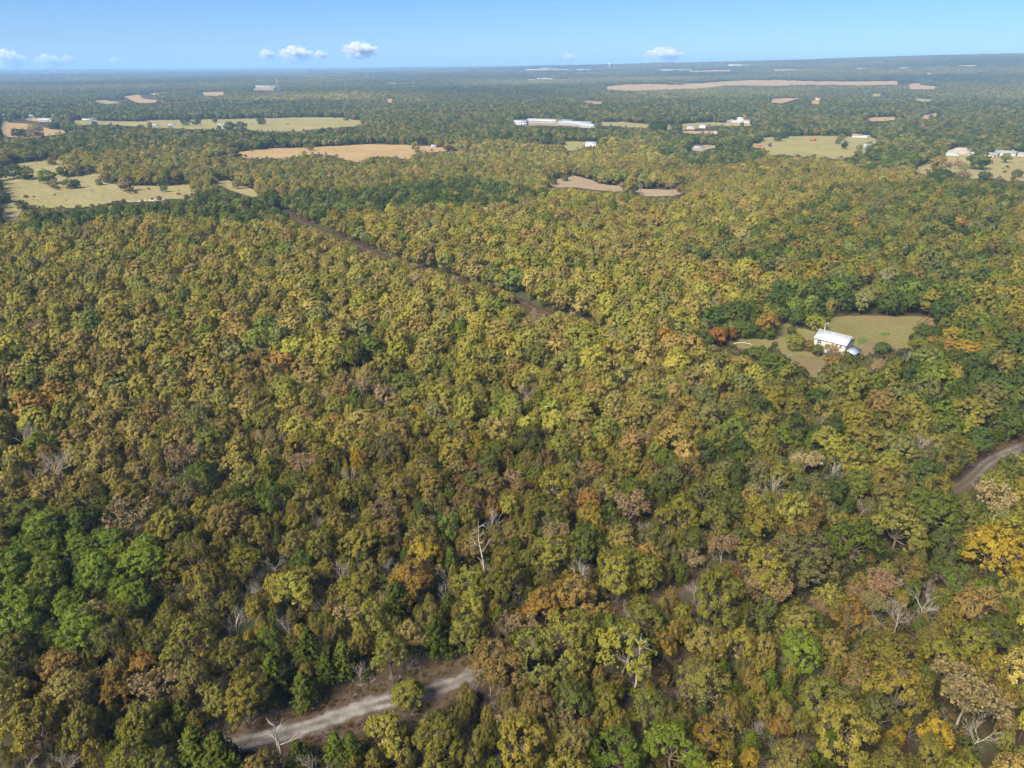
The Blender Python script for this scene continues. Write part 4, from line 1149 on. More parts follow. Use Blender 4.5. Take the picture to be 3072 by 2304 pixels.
def undergrowth():
    n = 14000
    y = np.sqrt(RNG.random(n) * (330 ** 2 - 62 ** 2) + 62 ** 2); x = (RNG.random(n) * 2 - 1) * (.78 * y + 15)
    d = dist_polyline(ROAD[::4], x, y)
    sx, sy = project(x, y, 0.0)
    keep = (d > 3.0) & (dist_polyline(TRACK[::4], x, y) > 1.6) & ~in_poly(YARD_POLY, sx * 3, sy * 3)
    keep &= np.hypot(x - HOUSE_C[0], y - HOUSE_C[1]) > 11
    # along the road mostly dead grass, in the woods brush
    P, VAR, ROT, SCL, TNT = [], [], [], [], []
    for a, b, q in zip(x[keep], y[keep], d[keep]):
        u = RNG.random()
        edge = q < 6.5
        if edge and q < 4.4 and u < .6: continue
        v = (int(RNG.integers(3, 6)) if u < .75 else int(RNG.integers(6, 8))) if edge else (int(RNG.integers(0, 3)) if u < .6 else int(RNG.integers(6, 8)))
        c = ((.15, .10, .06) if RNG.random() < .6 else (.10, .085, .04)) if edge else ((.055, .065, .022), (.10, .075, .03), (.06, .05, .025))[int(RNG.integers(0, 3))]
        s = (.7 + .7 * RNG.random()) * (1.0 if edge else 1.35)
        P.append((a, b, float(terrain(a, b)))); VAR.append(v); ROT.append(RNG.random() * 6.28); SCL.append((s, s, s * (.8 + .4 * RNG.random()))); TNT.append(c)
    # extra dead grass along both road edges
    L = np.array(ROAD)
    for k in range(2600):
        p = L[int(RNG.integers(0, len(L)))]; o = RNG.normal(0, 1, 2); o /= np.linalg.norm(o); q = 3.0 + 2.6 * RNG.random()
        a, b = p + o * q
        if dist_polyline(ROAD[::4], np.array([a]), np.array([b]))[0] < 2.9 or b < 60: continue
        s = .5 + .5 * RNG.random()
        P.append((a, b, 0.02)); VAR.append(int(RNG.integers(3, 6))); ROT.append(RNG.random() * 6.28); SCL.append((s, s, s)); TNT.append((.17, .115, .07) if RNG.random() < .6 else (.09, .08, .035))
    def brush_at(ox, oy, smin, smax):
        p = ground_at(ox, oy); q = smin + (smax - smin) * RNG.random() ** 2
        P.append((p[0], p[1], p[2])); VAR.append(int(RNG.integers(0, 3)) if RNG.random() < .85 else int(RNG.integers(6, 8))); ROT.append(RNG.random() * 6.28)
        SCL.append((q, q, q * (.7 + .5 * RNG.random()))); TNT.append(((.07, .085, .025), (.14, .12, .045), (.17, .125, .06), (.10, .105, .035))[int(RNG.integers(0, 4))])
    for fi, nn in ((0, 70), (2, 20), (10, 8), (11, 40)):
        poly = FIELDS[fi]; xs = [p[0] for p in poly]; ys = [p[1] for p in poly]
        for _ in range(nn):
            a, b = min(xs) + (max(xs) - min(xs)) * RNG.random(), min(ys) + (max(ys) - min(ys)) * RNG.random()
            if in_poly(poly, np.array([a]), np.array([b]))[0]: brush_at(a, b, .5, 2.4)
    for poly in FIELDS[:9] + FIELDS[10:20]:
        for (x1, y1), (x2, y2) in zip(poly, poly[1:] + poly[:1]):
            for _ in range(int(math.hypot(x2 - x1, y2 - y1) / 11)):
                t_ = RNG.random(); brush_at(x1 + (x2 - x1) * t_ + RNG.normal(0, 3), y1 + (y2 - y1) * t_ + RNG.normal(0, 1.0), .8, 2.6)
    scatter('undergrowth', BRUSH, P, VAR, ROT, SCL, TNT, 'brush, twigs and dead grass on the woodland floor', 'undergrowth')
undergrowth()

# ------------------------------------------------------------------ buildings
def metal_roof(name, col, rough=.45, ribs=True):
    m, nt, out = new_mat(name)
    p = principled(nt, out, rough, .5)
    f = noise(nt, .5, 5, geo_pos(nt))
    nt.links.new(ramp(nt, f, [(.3, tuple(c * .88 for c in col)), (.7, tuple(min(1, c * 1.06) for c in col))]), p.inputs['Base Color'])
    return m
WHITE = plain('white_paint', (.47, .46, .44), .6, .06, .8)
CREAM = plain('cream_boards', (.46, .40, .32), .8, .10, .9)
TANB = plain('tan_stucco', (.36, .325, .275), .85, .18, .7)
GREYW = plain('grey_boards', (.32, .31, .30), .8, .15, .8)
BRICK = plain('brick_wall', (.34, .20, .14), .85, .2, .8)
REDP = plain('red_paint', (.42, .06, .04), .6, .15, .8)
R_WHITE = metal_roof('white_metal_roof', (.27, .28, .30))
R_HOUSE = metal_roof('house_metal_roof', (.33, .345, .375))
R_GALV = metal_roof('galvanised_roof', (.25, .28, .33))
R_GREY = metal_roof('grey_shingles', (.20, .20, .215), .9)
R_GREEN = metal_roof('green_roof', (.20, .36, .27))
R_BLUE = metal_roof('blue_roof', (.26, .36, .50))
R_BROWN = metal_roof('brown_shingles', (.24, .17, .12), .9)
DARKW = plain('dark_opening_boards', (.05, .045, .04), .8, .2)
def glass_mat():
    m, nt, out = new_mat('window_glass'); p = principled(nt, out, .08, .5); p.inputs['Base Color'].default_value = (.02, .025, .03, 1); return m
GLASS = glass_mat()
BLACK = plain('black_rubber', (.02, .02, .02), .8, .2)

def prism(g, L, Dp, h, rise, m=0, z0=-.5):
    """gabled body, ridge along x"""
    a, b = L / 2, Dp / 2
    V = [(-a, -b, z0), (a, -b, z0), (a, b, z0), (-a, b, z0), (-a, -b, h), (a, -b, h), (a, b, h), (-a, b, h), (-a, 0, h + rise), (a, 0, h + rise)]
    g.add(V, [(3, 2, 1, 0), (0, 1, 5, 4), (2, 3, 7, 6), (4, 5, 9, 8), (6, 7, 8, 9)], m)
    g.add([V[0], V[4], V[7], V[3], V[1], V[2], V[6], V[5]], [(3, 2, 1, 0), (7, 6, 5, 4)], m)
    ga = lambda x: [(x, -b, h), (x, 0, h), (x, 0, h + rise), (x, -b * .5, h + rise * .5), (x, 0, h), (x, b, h), (x, b * .5, h + rise * .5), (x, 0, h + rise)]
    for x in (-a, a): g.add(ga(x), [(0, 1, 2, 3), (4, 5, 6, 7)], m)
    return g
def slab(g, p0, p1, p2, p3, t=.12, m=0):
    n = np.cross(np.subtract(p1, p0), np.subtract(p3, p0)); n = n / np.linalg.norm(n) * t
    V = [np.asarray(q, float) for q in (p0, p1, p2, p3)]; V += [q + n for q in V]
    return g.add(V, [(3, 2, 1, 0), (4, 5, 6, 7), (0, 1, 5, 4), (1, 2, 6, 5), (2, 3, 7, 6), (3, 0, 4, 7)], m)
def gable_roof(L, Dp, h, rise, over=.45, t=.14):
    a, b = L / 2 + over, Dp / 2
    k = rise / b; e = b + over; ze = h - k * over + .03; zr = h + rise + .03
    g = Geo()
    slab(g, (-a, -e, ze), (a, -e, ze), (a, .0, zr), (-a, .0, zr), t)
    slab(g, (-a, .004, zr), (a, .004, zr), (a, e, ze), (-a, e, ze), t)
    return g
def window_part(parent, c, n, w, h, frame=WHITE, pane=GLASS, cols=2, rows=2):
    """window > frame, pane; c on the wall plane, n = outward normal (horizontal)"""
    n = np.asarray(n, float); u = np.array([-n[1], n[0], 0.0])
    def bx(g, du, dz, ww, hh, d0, d1):
        c0 = np.asarray(c, float) + u * du + np.array([0, 0, dz])
        V = []
        for d in (d0, d1):
            for su, sz in ((-1, -1), (1, -1), (1, 1), (-1, 1)): V.append(c0 + n * d + u * su * ww / 2 + np.array([0, 0, sz * hh / 2]))
        g.add(V, [(3, 2, 1, 0), (4, 5, 6, 7), (0, 1, 5, 4), (1, 2, 6, 5), (2, 3, 7, 6), (3, 0, 4, 7)])
    f = Geo(); fw = .17
    bx(f, -(w - fw) / 2, 0, fw, h, -.05, .09); bx(f, (w - fw) / 2, 0, fw, h, -.05, .09)
    bx(f, 0, (h - fw) / 2, w - 2 * fw - .004, fw, -.05, .088); bx(f, 0, -(h - fw) / 2, w - 2 * fw - .004, fw, -.05, .088)
    for i in range(1, cols): bx(f, (i / cols - .5) * w, 0, .12, h - 2 * fw, -.03, .07)
    for i in range(1, rows): bx(f, 0, (i / rows - .5) * h, w - 2 * fw, .09, -.03, .062)
    o = obj('window', f.mesh('window', [frame]), parent)
    p = Geo()
    for i in range(cols):
        for j in range(rows):
            pg = Geo(); bx(pg, ((i + .5) / cols - .5) * (w - fw), ((j + .5) / rows - .5) * (h - fw), (w - fw) / cols - .14, (h - fw) / rows - .11, .004, .03)
            obj('pane', pg.mesh('pane', [pane]), o)
    return o
def panel_part(name, parent, c, n, w, h, mat, d=.06):
    n = np.asarray(n, float); u = np.array([-n[1], n[0], 0.0]); c = np.asarray(c, float); g = Geo(); V = []
    for q in (-.04, d):
        for su, sz in ((-1, -1), (1, -1), (1, 1), (-1, 1)): V.append(c + n * q + u * su * w / 2 + np.array([0, 0, sz * h / 2]))
    g.add(V, [(3, 2, 1, 0), (4, 5, 6, 7), (0, 1, 5, 4), (1, 2, 6, 5), (2, 3, 7, 6), (3, 0, 4, 7)])
    return obj(name, g.mesh(name, [mat]), parent)

# the two-storey house ------------------------------------------------
def house():
    A, B, Cc = ground_at(2437.8, 1054), ground_at(2528.8, 1078), ground_at(2570.7, 1066)
    ux = (B - A)[:2]; L = float(np.linalg.norm(ux)); ux /= L
    uy = np.array([-ux[1], ux[0]]); Dp = 9.2
    cen = (A[:2] + B[:2]) / 2 + uy * Dp / 2
    h, rise = 6.7, 2.7
    t = thing('two_storey_house', 'tan two-storey house with pale metal roof and side porch on the lawn', 'house', (cen[0], cen[1], 0), math.atan2(ux[1], ux[0]))
    g = Geo(); a, b = L / 2, Dp / 2
    body = prism(Geo(), L, Dp, h, rise).mesh('wall', [TANB])
    obj('wall', body, t)
    gb = Geo()    # cream boarding on the gable end
    gb.add([(a + .03, -b, 2.9), (a + .03, b, 2.9), (a + .03, b, h), (a + .03, -b, h)], [(0, 1, 2, 3)])
    gb.add([(a + .03, -b, h), (a + .03, 0, h), (a + .03, 0, h + rise), (a + .03, -b * .5, h + rise * .5), (a + .03, 0, h), (a + .03, b, h), (a + .03, b * .5, h + rise * .5), (a + .03, 0, h + rise)], [(0, 1, 2, 3), (4, 5, 6, 7)])
    o = obj('gable_boarding', gb.mesh('gable_boarding', [CREAM]), t); o['label'] = 'cream boards on the gable end'
    rf = obj('roof', gable_roof(L, Dp, h, rise, .5, .12).mesh('roof', [R_HOUSE]), t)
    cap = Geo().tube([(-a - .55, 0, h + rise + .16), (a + .55, 0, h + rise + .16)], [.13, .13], 6); obj('ridge_cap', cap.mesh('ridge_cap', [R_WHITE]), rf)
    # standing seams, each a thin rib down the slope
    seam_f = Geo(); k = rise / b
    slab(seam_f, (-.03, -b - .48, h - k * .48 + .16), (.03, -b - .48, h - k * .48 + .16), (.03, -.1, h + rise - .1 * k + .16), (-.03, -.1, h + rise - .1 * k + .16), .05)
    sm = seam_f.mesh('seam', [R_HOUSE])
    for i in range(16): obj('seam', sm, rf, (-a + (i + .5) * L / 16, 0, 0))
    fas = Geo()
    for s in (-1, 1):
        slab(fas, (a + .46, s * (b + .5), h - k * .5 - .22), (a + .53, s * (b + .5), h - k * .5 - .22), (a + .53, s * .05, h + rise - .22), (a + .46, s * .05, h + rise - .22), .2)
    obj('fascia_board', fas.mesh('fascia_board', [WHITE]), t)
    pp = Geo().tube([(-a + 1.5, 1.2, h + rise - .6), (-a + 1.5, 1.2, h + rise + 1.3)], [.14, .14], 6); obj('vent_pipe', pp.mesh('vent_pipe', [WHITE]), t)
    X = lambda f: -a + f * L
    F = (0, -1, 0)
    window_part(t, (X(.16), -b, h - 1.25), F, 2.1, 2.0)
    window_part(t, (X(.43), -b, h - 2.35), F, 2.1, 2.1)
    window_part(t, (X(.85), -b, h - 1.30), F, 1.25, 1.8, cols=1)
    window_part(t, (X(.575), -b, h - 4.4), F, 1.1, 1.3, cols=1)
    window_part(t, (X(.845), -b, h - 4.45), F, 1.3, 1.5, cols=1)
    window_part(t, (X(.20), -b, h - 4.45), F, 1.3, 1.5, cols=1)
    d = panel_part('door', t, (X(.39), -b, 1.15), F, 1.5, 2.3, WHITE, .05)
    panel_part('door_leaf', d, (X(.39), -b - .05, 1.1), F, 1.0, 2.05, R_BLUE, .04)
    panel_part('dark_doorway', t, (X(.705), -b, 1.1), F, 1.0, 2.2, DARKW, .03)
    G = (1, 0, 0)
    window_part(t, (a + .03, -b + .26 * Dp, h - 1.1), G, 1.0, 1.8, cols=1)
    window_part(t, (a + .03, -b + .66 * Dp, h - 1.1), G, 1.0, 1.8, cols=1)
    panel_part('attic_vent', t, (a + .03, 0, h + 1.1), G, .6, .9, GREYW, .05)
    # side porch
    pr = Geo(); slab(pr, (a + 4.2, -b + 1.0, 2.75), (a + 4.2, b + .4, 2.75), (a + .05, b + .4, 4.0), (a + .05, -b + 1.0, 4.0), .1)
    po = obj('porch_roof', pr.mesh('porch_roof', [R_GALV]), t)
    post = Geo().box((-.08, -.08, -.3), (.08, .08, 2.72)).mesh('post', [WHITE])
    for y in (-b + 1.3, 0.3, b): obj('post', post, t, (a + 3.9, y, 0))
    deck = Geo().box((a + .05, -b + 1.0, -.2), (a + 4.1, b + .3, .35)); obj('porch_floor', deck.mesh('porch_floor', [GREYW]), t)
    st = Geo().box((X(.36), -b - 1.6, -.2), (X(.44), -b - .05, .16)); obj('door_step', st.mesh('door_step', [BRICK]), t)
    # lamp pole behind the house
    pb = cen - ux * (a + 1.0) + uy * (b + 3.0)
    lp = thing('lamp_pole', 'tall pale lamp pole behind the two-storey house', 'pole', (pb[0], pb[1], 0), math.atan2(ux[1], ux[0]))
    obj('shaft', Geo().tube([(0, 0, -.5), (0, 0, 10.6)], [.12, .08], 6).mesh('shaft', [WHITE]), lp)
    obj('lamp_arm', Geo().tube([(0, 0, 10.2), (.5, 0, 10.7), (1.0, 0, 10.7)], [.05, .05, .04], 5).mesh('lamp_arm', [GREYW]), lp)
    obj('lamp_head', Geo().box((.85, -.2, 10.45), (1.45, .2, 10.68)).mesh('lamp_head', [WHITE]), lp)
house()

def yaw_at(p, deg): return -math.atan2(p[0], p[1]) + math.radians(deg)
BL = {}
def building(name, label, cat, ox, oy, L, Dp, h, rise, yaw, wall, roof, nwin=3, ndoor=1, wsize=1.2, leanto=None, group=None, doorw=1.1, chimney=False, flat=False):
    p = ground_at(ox, oy)
    t = thing(name, label, cat, (p[0], p[1], p[2]), yaw_at(p, yaw), group)
    obj('wall', prism(Geo(), L, Dp, h, rise, z0=-1.5).mesh('wall', [wall]), t)
    rf = obj('roof', gable_roof(L, Dp, h, rise, .5 if Dp < 14 else .9, .16).mesh('roof', [roof]), t)
    if chimney: obj('chimney', Geo().box((L * .28, -.5, h), (L * .28 + 1.0, .5, h + rise + 1.2)).mesh('chimney', [WHITE]), rf)
    b = Dp / 2
    for i in range(nwin):
        x = (-.5 + (i + .5) / (nwin + ndoor)) * L
        window_part(t, (x, -b, h * .55), (0, -1, 0), wsize, min(wsize * 1.1, h * .5), cols=1, rows=2)
    for i in range(ndoor):
        x = (-.5 + (nwin + i + .5) / (nwin + ndoor)) * L
        panel_part('door', t, (x, -b, min(2.1, h * .8) / 2), (0, -1, 0), doorw, min(doorw * 1.9, h * .8), DARKW if doorw > 2 else BRICK)
    panel_part('gable_door', t, (L / 2, 0, h * .4), (1, 0, 0), min(3.0, Dp * .4), h * .8, GREYW)
    if leanto:
        g = Geo(); w = leanto
        slab(g, (-L / 2 - w, -b, h * .62), (-L / 2 + .05, -b, h * .95), (-L / 2 + .05, b, h * .95), (-L / 2 - w, b, h * .62), .12)
        obj('lean_to_roof', g.mesh('lean_to_roof', [R_GALV]), t)
        for y in (-b + .3, b - .3): obj('post', Geo().box((-L / 2 - w + .2, y - .1, -.5), (-L / 2 - w + .4, y + .1, h * .62)).mesh('post', [GREYW]), t)
    return t
def c4(x, y): return crop(C4, [(x, y)])[0]
def c5(x, y): return crop(C5, [(x, y)])[0]
def c6(x, y): return crop(C6, [(x, y)])[0]
def c7(x, y): return crop(C7, [(x, y)])[0]
def c1(x, y): return crop(C1, [(x, y)])[0]
def c2(x, y): return crop(C2, [(x, y)])[0]
def c3(x, y): return crop(C3, [(x, y)])[0]
building('barn', 'long grey-blue metal-roofed barn by the domed hay field', 'barn', *c4(1930, 492), 30, 14, 4.5, 3.2, -18, GREYW, R_GALV, 2, 2, 1.5, doorw=3)
building('shed', 'green-roofed shed behind the grey-blue barn', 'shed', *c4(2055, 478), 12, 9, 3.5, 2.0, -18, GREYW, R_GREEN, 1, 1)
building('farm_house', 'white house at the right end of the domed hay field', 'house', *c5(2095, 348), 20, 10, 4.2, 2.4, -6, WHITE, R_WHITE, 4, 1)
building('shed', 'tiny white shed on the far rim of the domed hay field', 'shed', *c5(1940, 340), 8, 6, 3, 1.6, 5, WHITE, R_WHITE, 1, 1)
building('farm_house', 'white low building hidden in trees above the domed hay field', 'house', *c5(2010, 178), 26, 10, 4, 2.2, 4, WHITE, R_WHITE, 4, 1)
building('trailer', 'white box trailer on a small grassy corner', 'trailer', *c6(110, 360), 12, 4.5, 3.6, .5, -3, WHITE, R_WHITE, 2, 1)
building('shed', 'white metal shed with a grey lean-to beside the small pasture', 'shed', *c6(1035, 332), 18, 11, 5.0, 3.0, -14, WHITE, R_WHITE, 1, 2, doorw=3, leanto=9)
building('poultry_house', 'white square building left of the long sheds', 'shed', *c6(445, 152), 30, 18, 6, 4, -16, WHITE, R_WHITE, 3, 2, 2.0, doorw=3)
building('poultry_house', 'longest white-roofed shed at the back of the earth yard', 'shed', *c6(690, 138), 100, 15, 5, 4.2, -16, GREYW, R_WHITE, 9, 2, 2.0, doorw=3.5)
building('poultry_house', 'long white-roofed shed slanting down to the pasture', 'shed', *c6(900, 156), 76, 14, 5, 4.0, -24, GREYW, R_WHITE, 7, 2, 2.0, doorw=3.5)
building('poultry_house', 'tan-fronted shed at the right end of the earth yard', 'shed', *c6(1020, 176), 42, 14, 5, 3.0, -24, TANB, R_BLUE, 3, 2, 2.0, doorw=3.5)
building('farm_house', 'white cottage with small roof below the pale pasture', 'house', *c6(1860, 190), 16, 9, 4, 2.4, 8, CREAM, R_WHITE, 3, 1)
building('farm_house', 'white house between the round tree and the big white farmhouse', 'house', *c6(1960, 178), 14, 9, 4.5, 2.4, -20, WHITE, R_WHITE, 3, 1)
building('shed', 'tiny white shed on the narrow tan strip', 'shed', *c6(2065, 224), 7, 5, 3, 1.2, 0, WHITE, R_WHITE, 1, 1)
building('shed', 'grey shed in the littered homestead yard', 'shed', *c6(1920, 358), 14, 8, 3.4, 1.8, 15, GREYW, R_GALV, 2, 1)
building('shed', 'low white shed at the edge of the littered homestead yard', 'shed', *c6(1840, 352), 9, 6, 2.8, 1.4, -10, WHITE, R_WHITE, 1, 1)
wf = building('farm_house', 'big white farmhouse with raised middle storey on its dry yard', 'house', *c7(118, 414), 42, 14, 5, 2.6, -3, WHITE, R_WHITE, 7, 1, 1.6)
obj('upper_storey', prism(Geo(), 13, 9, 9.5, 2.6, z0=5).mesh('upper_storey', [WHITE]), wf); obj('upper_roof', gable_roof(13, 9, 9.5, 2.6).mesh('upper_roof', [R_WHITE]), wf)
building('shed', 'white garage beside the big white farmhouse', 'garage', *c7(22, 412), 14, 8, 3.4, 2, -3, WHITE, R_WHITE, 1, 1, doorw=3)
building('shed', 'small white shed in the trees right of the big white farmhouse', 'shed', *c7(290, 418), 8, 6, 3, 1.6, 10, WHITE, R_WHITE, 1, 1)
building('shed', 'white shed in the trees above the bright pasture', 'shed', *c7(325, 494), 10, 6, 3.2, 1.6, 6, WHITE, R_WHITE, 1, 1)
building('farm_house', 'long white house at the top edge of the bright pasture', 'house', *c7(980, 522), 17, 9, 3.6, 2.2, 4, WHITE, R_BROWN, 4, 1)
building('carport', 'white-roofed carport right of the long white house', 'carport', *c7(1040, 524), 14, 8, 3.2, 1.4, 4, WHITE, R_WHITE, 2, 1, doorw=3)
building('barn', 'wide metal-roofed barn at the right end of the bright pasture', 'barn', *c7(1088, 598), 24, 10, 3.4, 2.4, 2, GREYW, R_GALV, 2, 3, doorw=3)
building('shed', 'green-roofed shed in trees right of the wide barn', 'shed', *c7(1250, 596), 12, 7, 3, 1.8, -8, GREYW, R_GREEN, 1, 1)
building('shed', 'grey-roofed shed in trees beyond the green-roofed one', 'shed', *c7(1350, 606), 12, 7, 3, 1.6, -12, GREYW, R_GALV, 1, 1)
building('shed', 'pale green-roofed shed at the front of the concrete yard', 'shed', *c7(1682, 655), 16, 7, 2.6, 1.2, 3, WHITE, R_GREEN, 2, 1)
building('farm_house', 'grey-roofed farmhouse with white chimney beside the concrete yard', 'house', *c7(2075, 655), 26, 13, 3.6, 3.6, -8, CREAM, R_GREY, 5, 1, 1.5, chimney=True)
building('garage', 'low grey-roofed wing left of the chimneyed farmhouse', 'garage', *c7(1960, 662), 20, 10, 3.0, 2.6, -14, CREAM, R_GREY, 3, 1, 1.4, doorw=3)
building('farm_house', 'tan house cut by the picture edge beside the dry field', 'house', *c7(2200, 662), 12, 9, 3.4, 2.4, 0, CREAM, R_GREY, 3, 1)
building('barn', 'blue-roofed barn in the far woods', 'barn', *c7(772, 232), 26, 14, 6, 3, 20, WHITE, R_BLUE, 2, 1, 2, doorw=4)
building('farm_house', 'white house in the far woods left of the blue-roofed barn', 'house', *c7(610, 262), 26, 11, 5, 3, 0, WHITE, R_WHITE, 4, 1)
building('farm_house', 'pink-roofed house between white house and blue-roofed barn', 'house', *c7(688, 248), 18, 10, 5, 3, 0, CREAM, R_BROWN, 3, 1)
building('farm_house', 'white roof at the left picture edge above the orange-tan field', 'house', *c4(68, 90), 22, 12, 5, 3, 0, WHITE, R_BLUE, 4, 1)
building('shed', 'long cream shed right of the edge house', 'shed', *c4(200, 100), 30, 10, 4, 2.2, -8, CREAM, R_WHITE, 3, 1)
building('shed', 'small white house behind the long cream shed', 'house', *c4(266, 92), 12, 9, 4.5, 2.4, 0, WHITE, R_WHITE, 2, 1)
building('shed', 'pale cream barn at the sandy end of the yard', 'barn', *c4(400, 125), 36, 14, 5, 3, -30, CREAM, R_WHITE, 2, 2, doorw=3)
building('farm_house', 'white house on the left end of the long pasture', 'house', *c4(745, 124), 30, 11, 4.5, 2.4, 0, WHITE, R_WHITE, 4, 1)
building('shed', 'white shed near the middle of the long pasture', 'shed', *c4(1295, 166), 12, 7, 3.2, 1.6, 0, WHITE, R_WHITE, 1, 1)
building('shed', 'white shed beside two round trees on the long pasture', 'shed', *c4(1430, 162), 14, 7, 3.2, 1.6, 0, WHITE, R_WHITE, 1, 1)
building('shed', 'pale low shed under the paired dark trees', 'shed', *c4(1845, 160), 18, 8, 3.2, 1.6, 0, WHITE, R_WHITE, 2, 1)
# far away: white specks that are still separate roofs
for x, y, L, lab in [(1480, 566, 90, 'far white shed left of the pale school'), (1600, 570, 60, 'second far white shed near the pale school'), (1735, 570, 120, 'far pale school building on orange earth'),
                     (1330, 508, 120, 'far white roof near the horizon, left of two others'), (1510, 503, 70, 'far white roof near the horizon, middle of three'), (1580, 506, 110, 'far white roof near the horizon, right of three'), (2180, 560, 60, 'far white roof right of the lattice tower'), (265, 520, 60, 'lone far white speck of a house above the left woods')]:
    building('far_building', lab, 'building', *c1(x, y), L, 30, 8, 4, 0, WHITE if L != 120 or y < 540 else CREAM, R_WHITE, 3, 1, 3)
for x, y, L, lab in [(350, 552, 90, 'bright far white building in the middle woods'), (432, 550, 80, 'smaller far white building beside the bright one'), (1340, 461, 420, 'long white warehouse near the horizon'), (1350, 451, 200, 'white warehouse behind the long one'), (1420, 460, 160, 'white warehouse right of the long one'), (1570, 461, 130, 'single white warehouse near the water tower'), (2165, 464, 260, 'wide white warehouse right of the water tower'), (1320, 524, 110, 'far white shed between two tan flecks')]:
    building('far_building', lab, 'building', *c2(x, y), L, 60 if L > 100 else 30, 14 if L > 100 else 9, 4, 0, WHITE, R_WHITE, 3, 1, 3)
building('far_building', 'white warehouse on the far hills above the long tan field', 'building', *c3(360, 431), 170, 60, 14, 4, 0, WHITE, R_WHITE, 3, 1, 3)

# water tower and lattice tower
p = ground_at(*c2(1737, 447))
wt = thing('water_tower', 'white water tower standing near the horizon', 'water tower', tuple(p))
k = math.hypot(p[0], p[1]) / 9000
obj('stem', Geo().tube([(0, 0, -2), (0, 0, 40 * k)], [5 * k, 4 * k], 10).mesh('stem', [WHITE]), wt)
obj('tank', Geo().tube([(0, 0, 36 * k), (0, 0, 40 * k), (0, 0, 46 * k), (0, 0, 54 * k), (0, 0, 59 * k), (0, 0, 61 * k)], [4 * k, 11 * k, 14 * k, 13 * k, 8 * k, .5], 14).mesh('tank', [WHITE], True), wt)
p = ground_at(*c1(1810, 636))
lt = thing('lattice_tower', 'thin grey lattice power tower rising from the far woods', 'power tower', tuple(p), yaw_at(p, 15))
Ht = 68.0
for sx, sy in ((-1, -1), (1, -1), (1, 1), (-1, 1)):
    obj('leg', Geo().tube([(sx * 5, sy * 5, -1), (sx * 1.6, sy * 1.6, Ht * .65), (sx * .5, sy * .5, Ht)], [.55, .45, .35], 4).mesh('leg', [R_GALV]), lt)
g = Geo()
for i in range(9):
    z0, z1 = Ht * .65 * i / 9, Ht * .65 * (i + 1) / 9; w0, w1 = 5 - 3.4 * i / 9, 5 - 3.4 * (i + 1) / 9
    for s in (-1, 1):
        g.tube([(-w0, s * w0, z0), (w1, s * w1, z1)], [.22, .22], 4); g.tube([(w0, s * w0, z0), (-w1, s * w1, z1)], [.22, .22], 4)
        g.tube([(s * w0, -w0, z0), (s * w1, w1, z1)], [.22, .22], 4)
obj('bracing', g.mesh('bracing', [R_GALV]), lt)
for z in (Ht * .68, Ht * .80, Ht * .92): obj('cross_arm', Geo().tube([(-9, 0, z), (0, 0, z + 1.5), (9, 0, z)], [.2, .45, .2], 4).mesh('cross_arm', [R_GALV]), lt)

# utility poles
def pole(ox, oy, h, label, arm=True):
    p = ground_at(ox, oy)
    t = thing('utility_pole', label, 'utility pole', tuple(p), yaw_at(p, 20), 'utility poles')
    obj('shaft', Geo().tube([(0, 0, -.5), (0, 0, h)], [.28, .2], 6).mesh('shaft', [PALE]), t)
    if arm: obj('cross_arm', Geo().box((-1.5, -.12, h - 1.0), (1.5, .12, h - .75)).mesh('cross_arm', [PALE]), t)
pole(*c7(826, 506), 15, 'pale utility pole on the far edge of the bright pasture')
pole(*c7(1256, 512), 17, 'pale utility pole in trees right of the carport')
pole(*c6(1300, 128), 15, 'utility pole at the back of the pasture by the long sheds')
pole(*c6(1677, 508), 14, 'grey utility pole above the oaks right of the clearing')
pole(*c6(210, 362), 14, 'utility pole by the white box trailer')
pole(*c5(1395, 310), 17, 'pale utility pole on the crest of the domed hay field')
pole(*c5(1412, 312), 15, 'second utility pole close beside the crest pole')

# vehicles and small things
def car(ox, oy, label, paint, yaw, cat='car', L=4.6):
    p = ground_at(ox, oy)
    t = thing('parked_car', label, cat, (p[0], p[1], p[2] + (.6 if math.hypot(p[0], p[1]) > 500 else .06)), yaw_at(p, yaw), 'parked cars')
    b = Geo(); w = .9
    prof = [(-L / 2, .35), (-L / 2, .85), (-L / 2 + .25, .98), (-L * .18, 1.02), (L * .20, 1.02), (L / 2 - .2, .9), (L / 2, .7), (L / 2, .35)]
    n = len(prof); V = [(x, s * w, z) for s in (-1, 1) for x, z in prof]
    b.add(V, [(i, i + 1, n + i + 1, n + i) for i in range(n - 1)] + [(n - 1, 0, n, 2 * n - 1)] + [(0, 1, 6, 7), (1, 2, 5, 6), (2, 3, 4, 5), (n + 7, n + 6, n + 1, n), (n + 6, n + 5, n + 2, n + 1), (n + 5, n + 4, n + 3, n + 2)])
    obj('body', b.mesh('body', [paint]), t)
    c = Geo(); a0, a1, b0, b1 = -L * .36, L * .22, -L * .26, L * .06
    c.add([(a0, -w * .95, 1.0), (a1, -w * .95, 1.0), (a1, w * .95, 1.0), (a0, w * .95, 1.0), (b0, -w * .75, 1.48), (b1, -w * .75, 1.48), (b1, w * .75, 1.48), (b0, w * .75, 1.48)], [(0, 1, 5, 4), (1, 2, 6, 5), (2, 3, 7, 6), (3, 0, 4, 7)])
    obj('windows', c.mesh('windows', [GLASS]), t)
    obj('roof', Geo().box((b0, -w * .76, 1.47), (b1, w * .76, 1.53)).mesh('roof', [paint]), t)
    for x in (-L * .3, L * .3):
        for s in (-1, 1): obj('wheel', Geo().tube([(x, s * (w - .12), .34), (x, s * (w + .06), .34)], [.34, .34], 10).mesh('wheel', [BLACK]), t)
CARW = plain('white_car_paint', (.7, .7, .7), .3, .03, spec=.5); CARD = plain('dark_car_paint', (.05, .055, .08), .3, .1, spec=.5); CARS = plain('silver_car_paint', (.4, .42, .45), .3, .05, spec=.5)
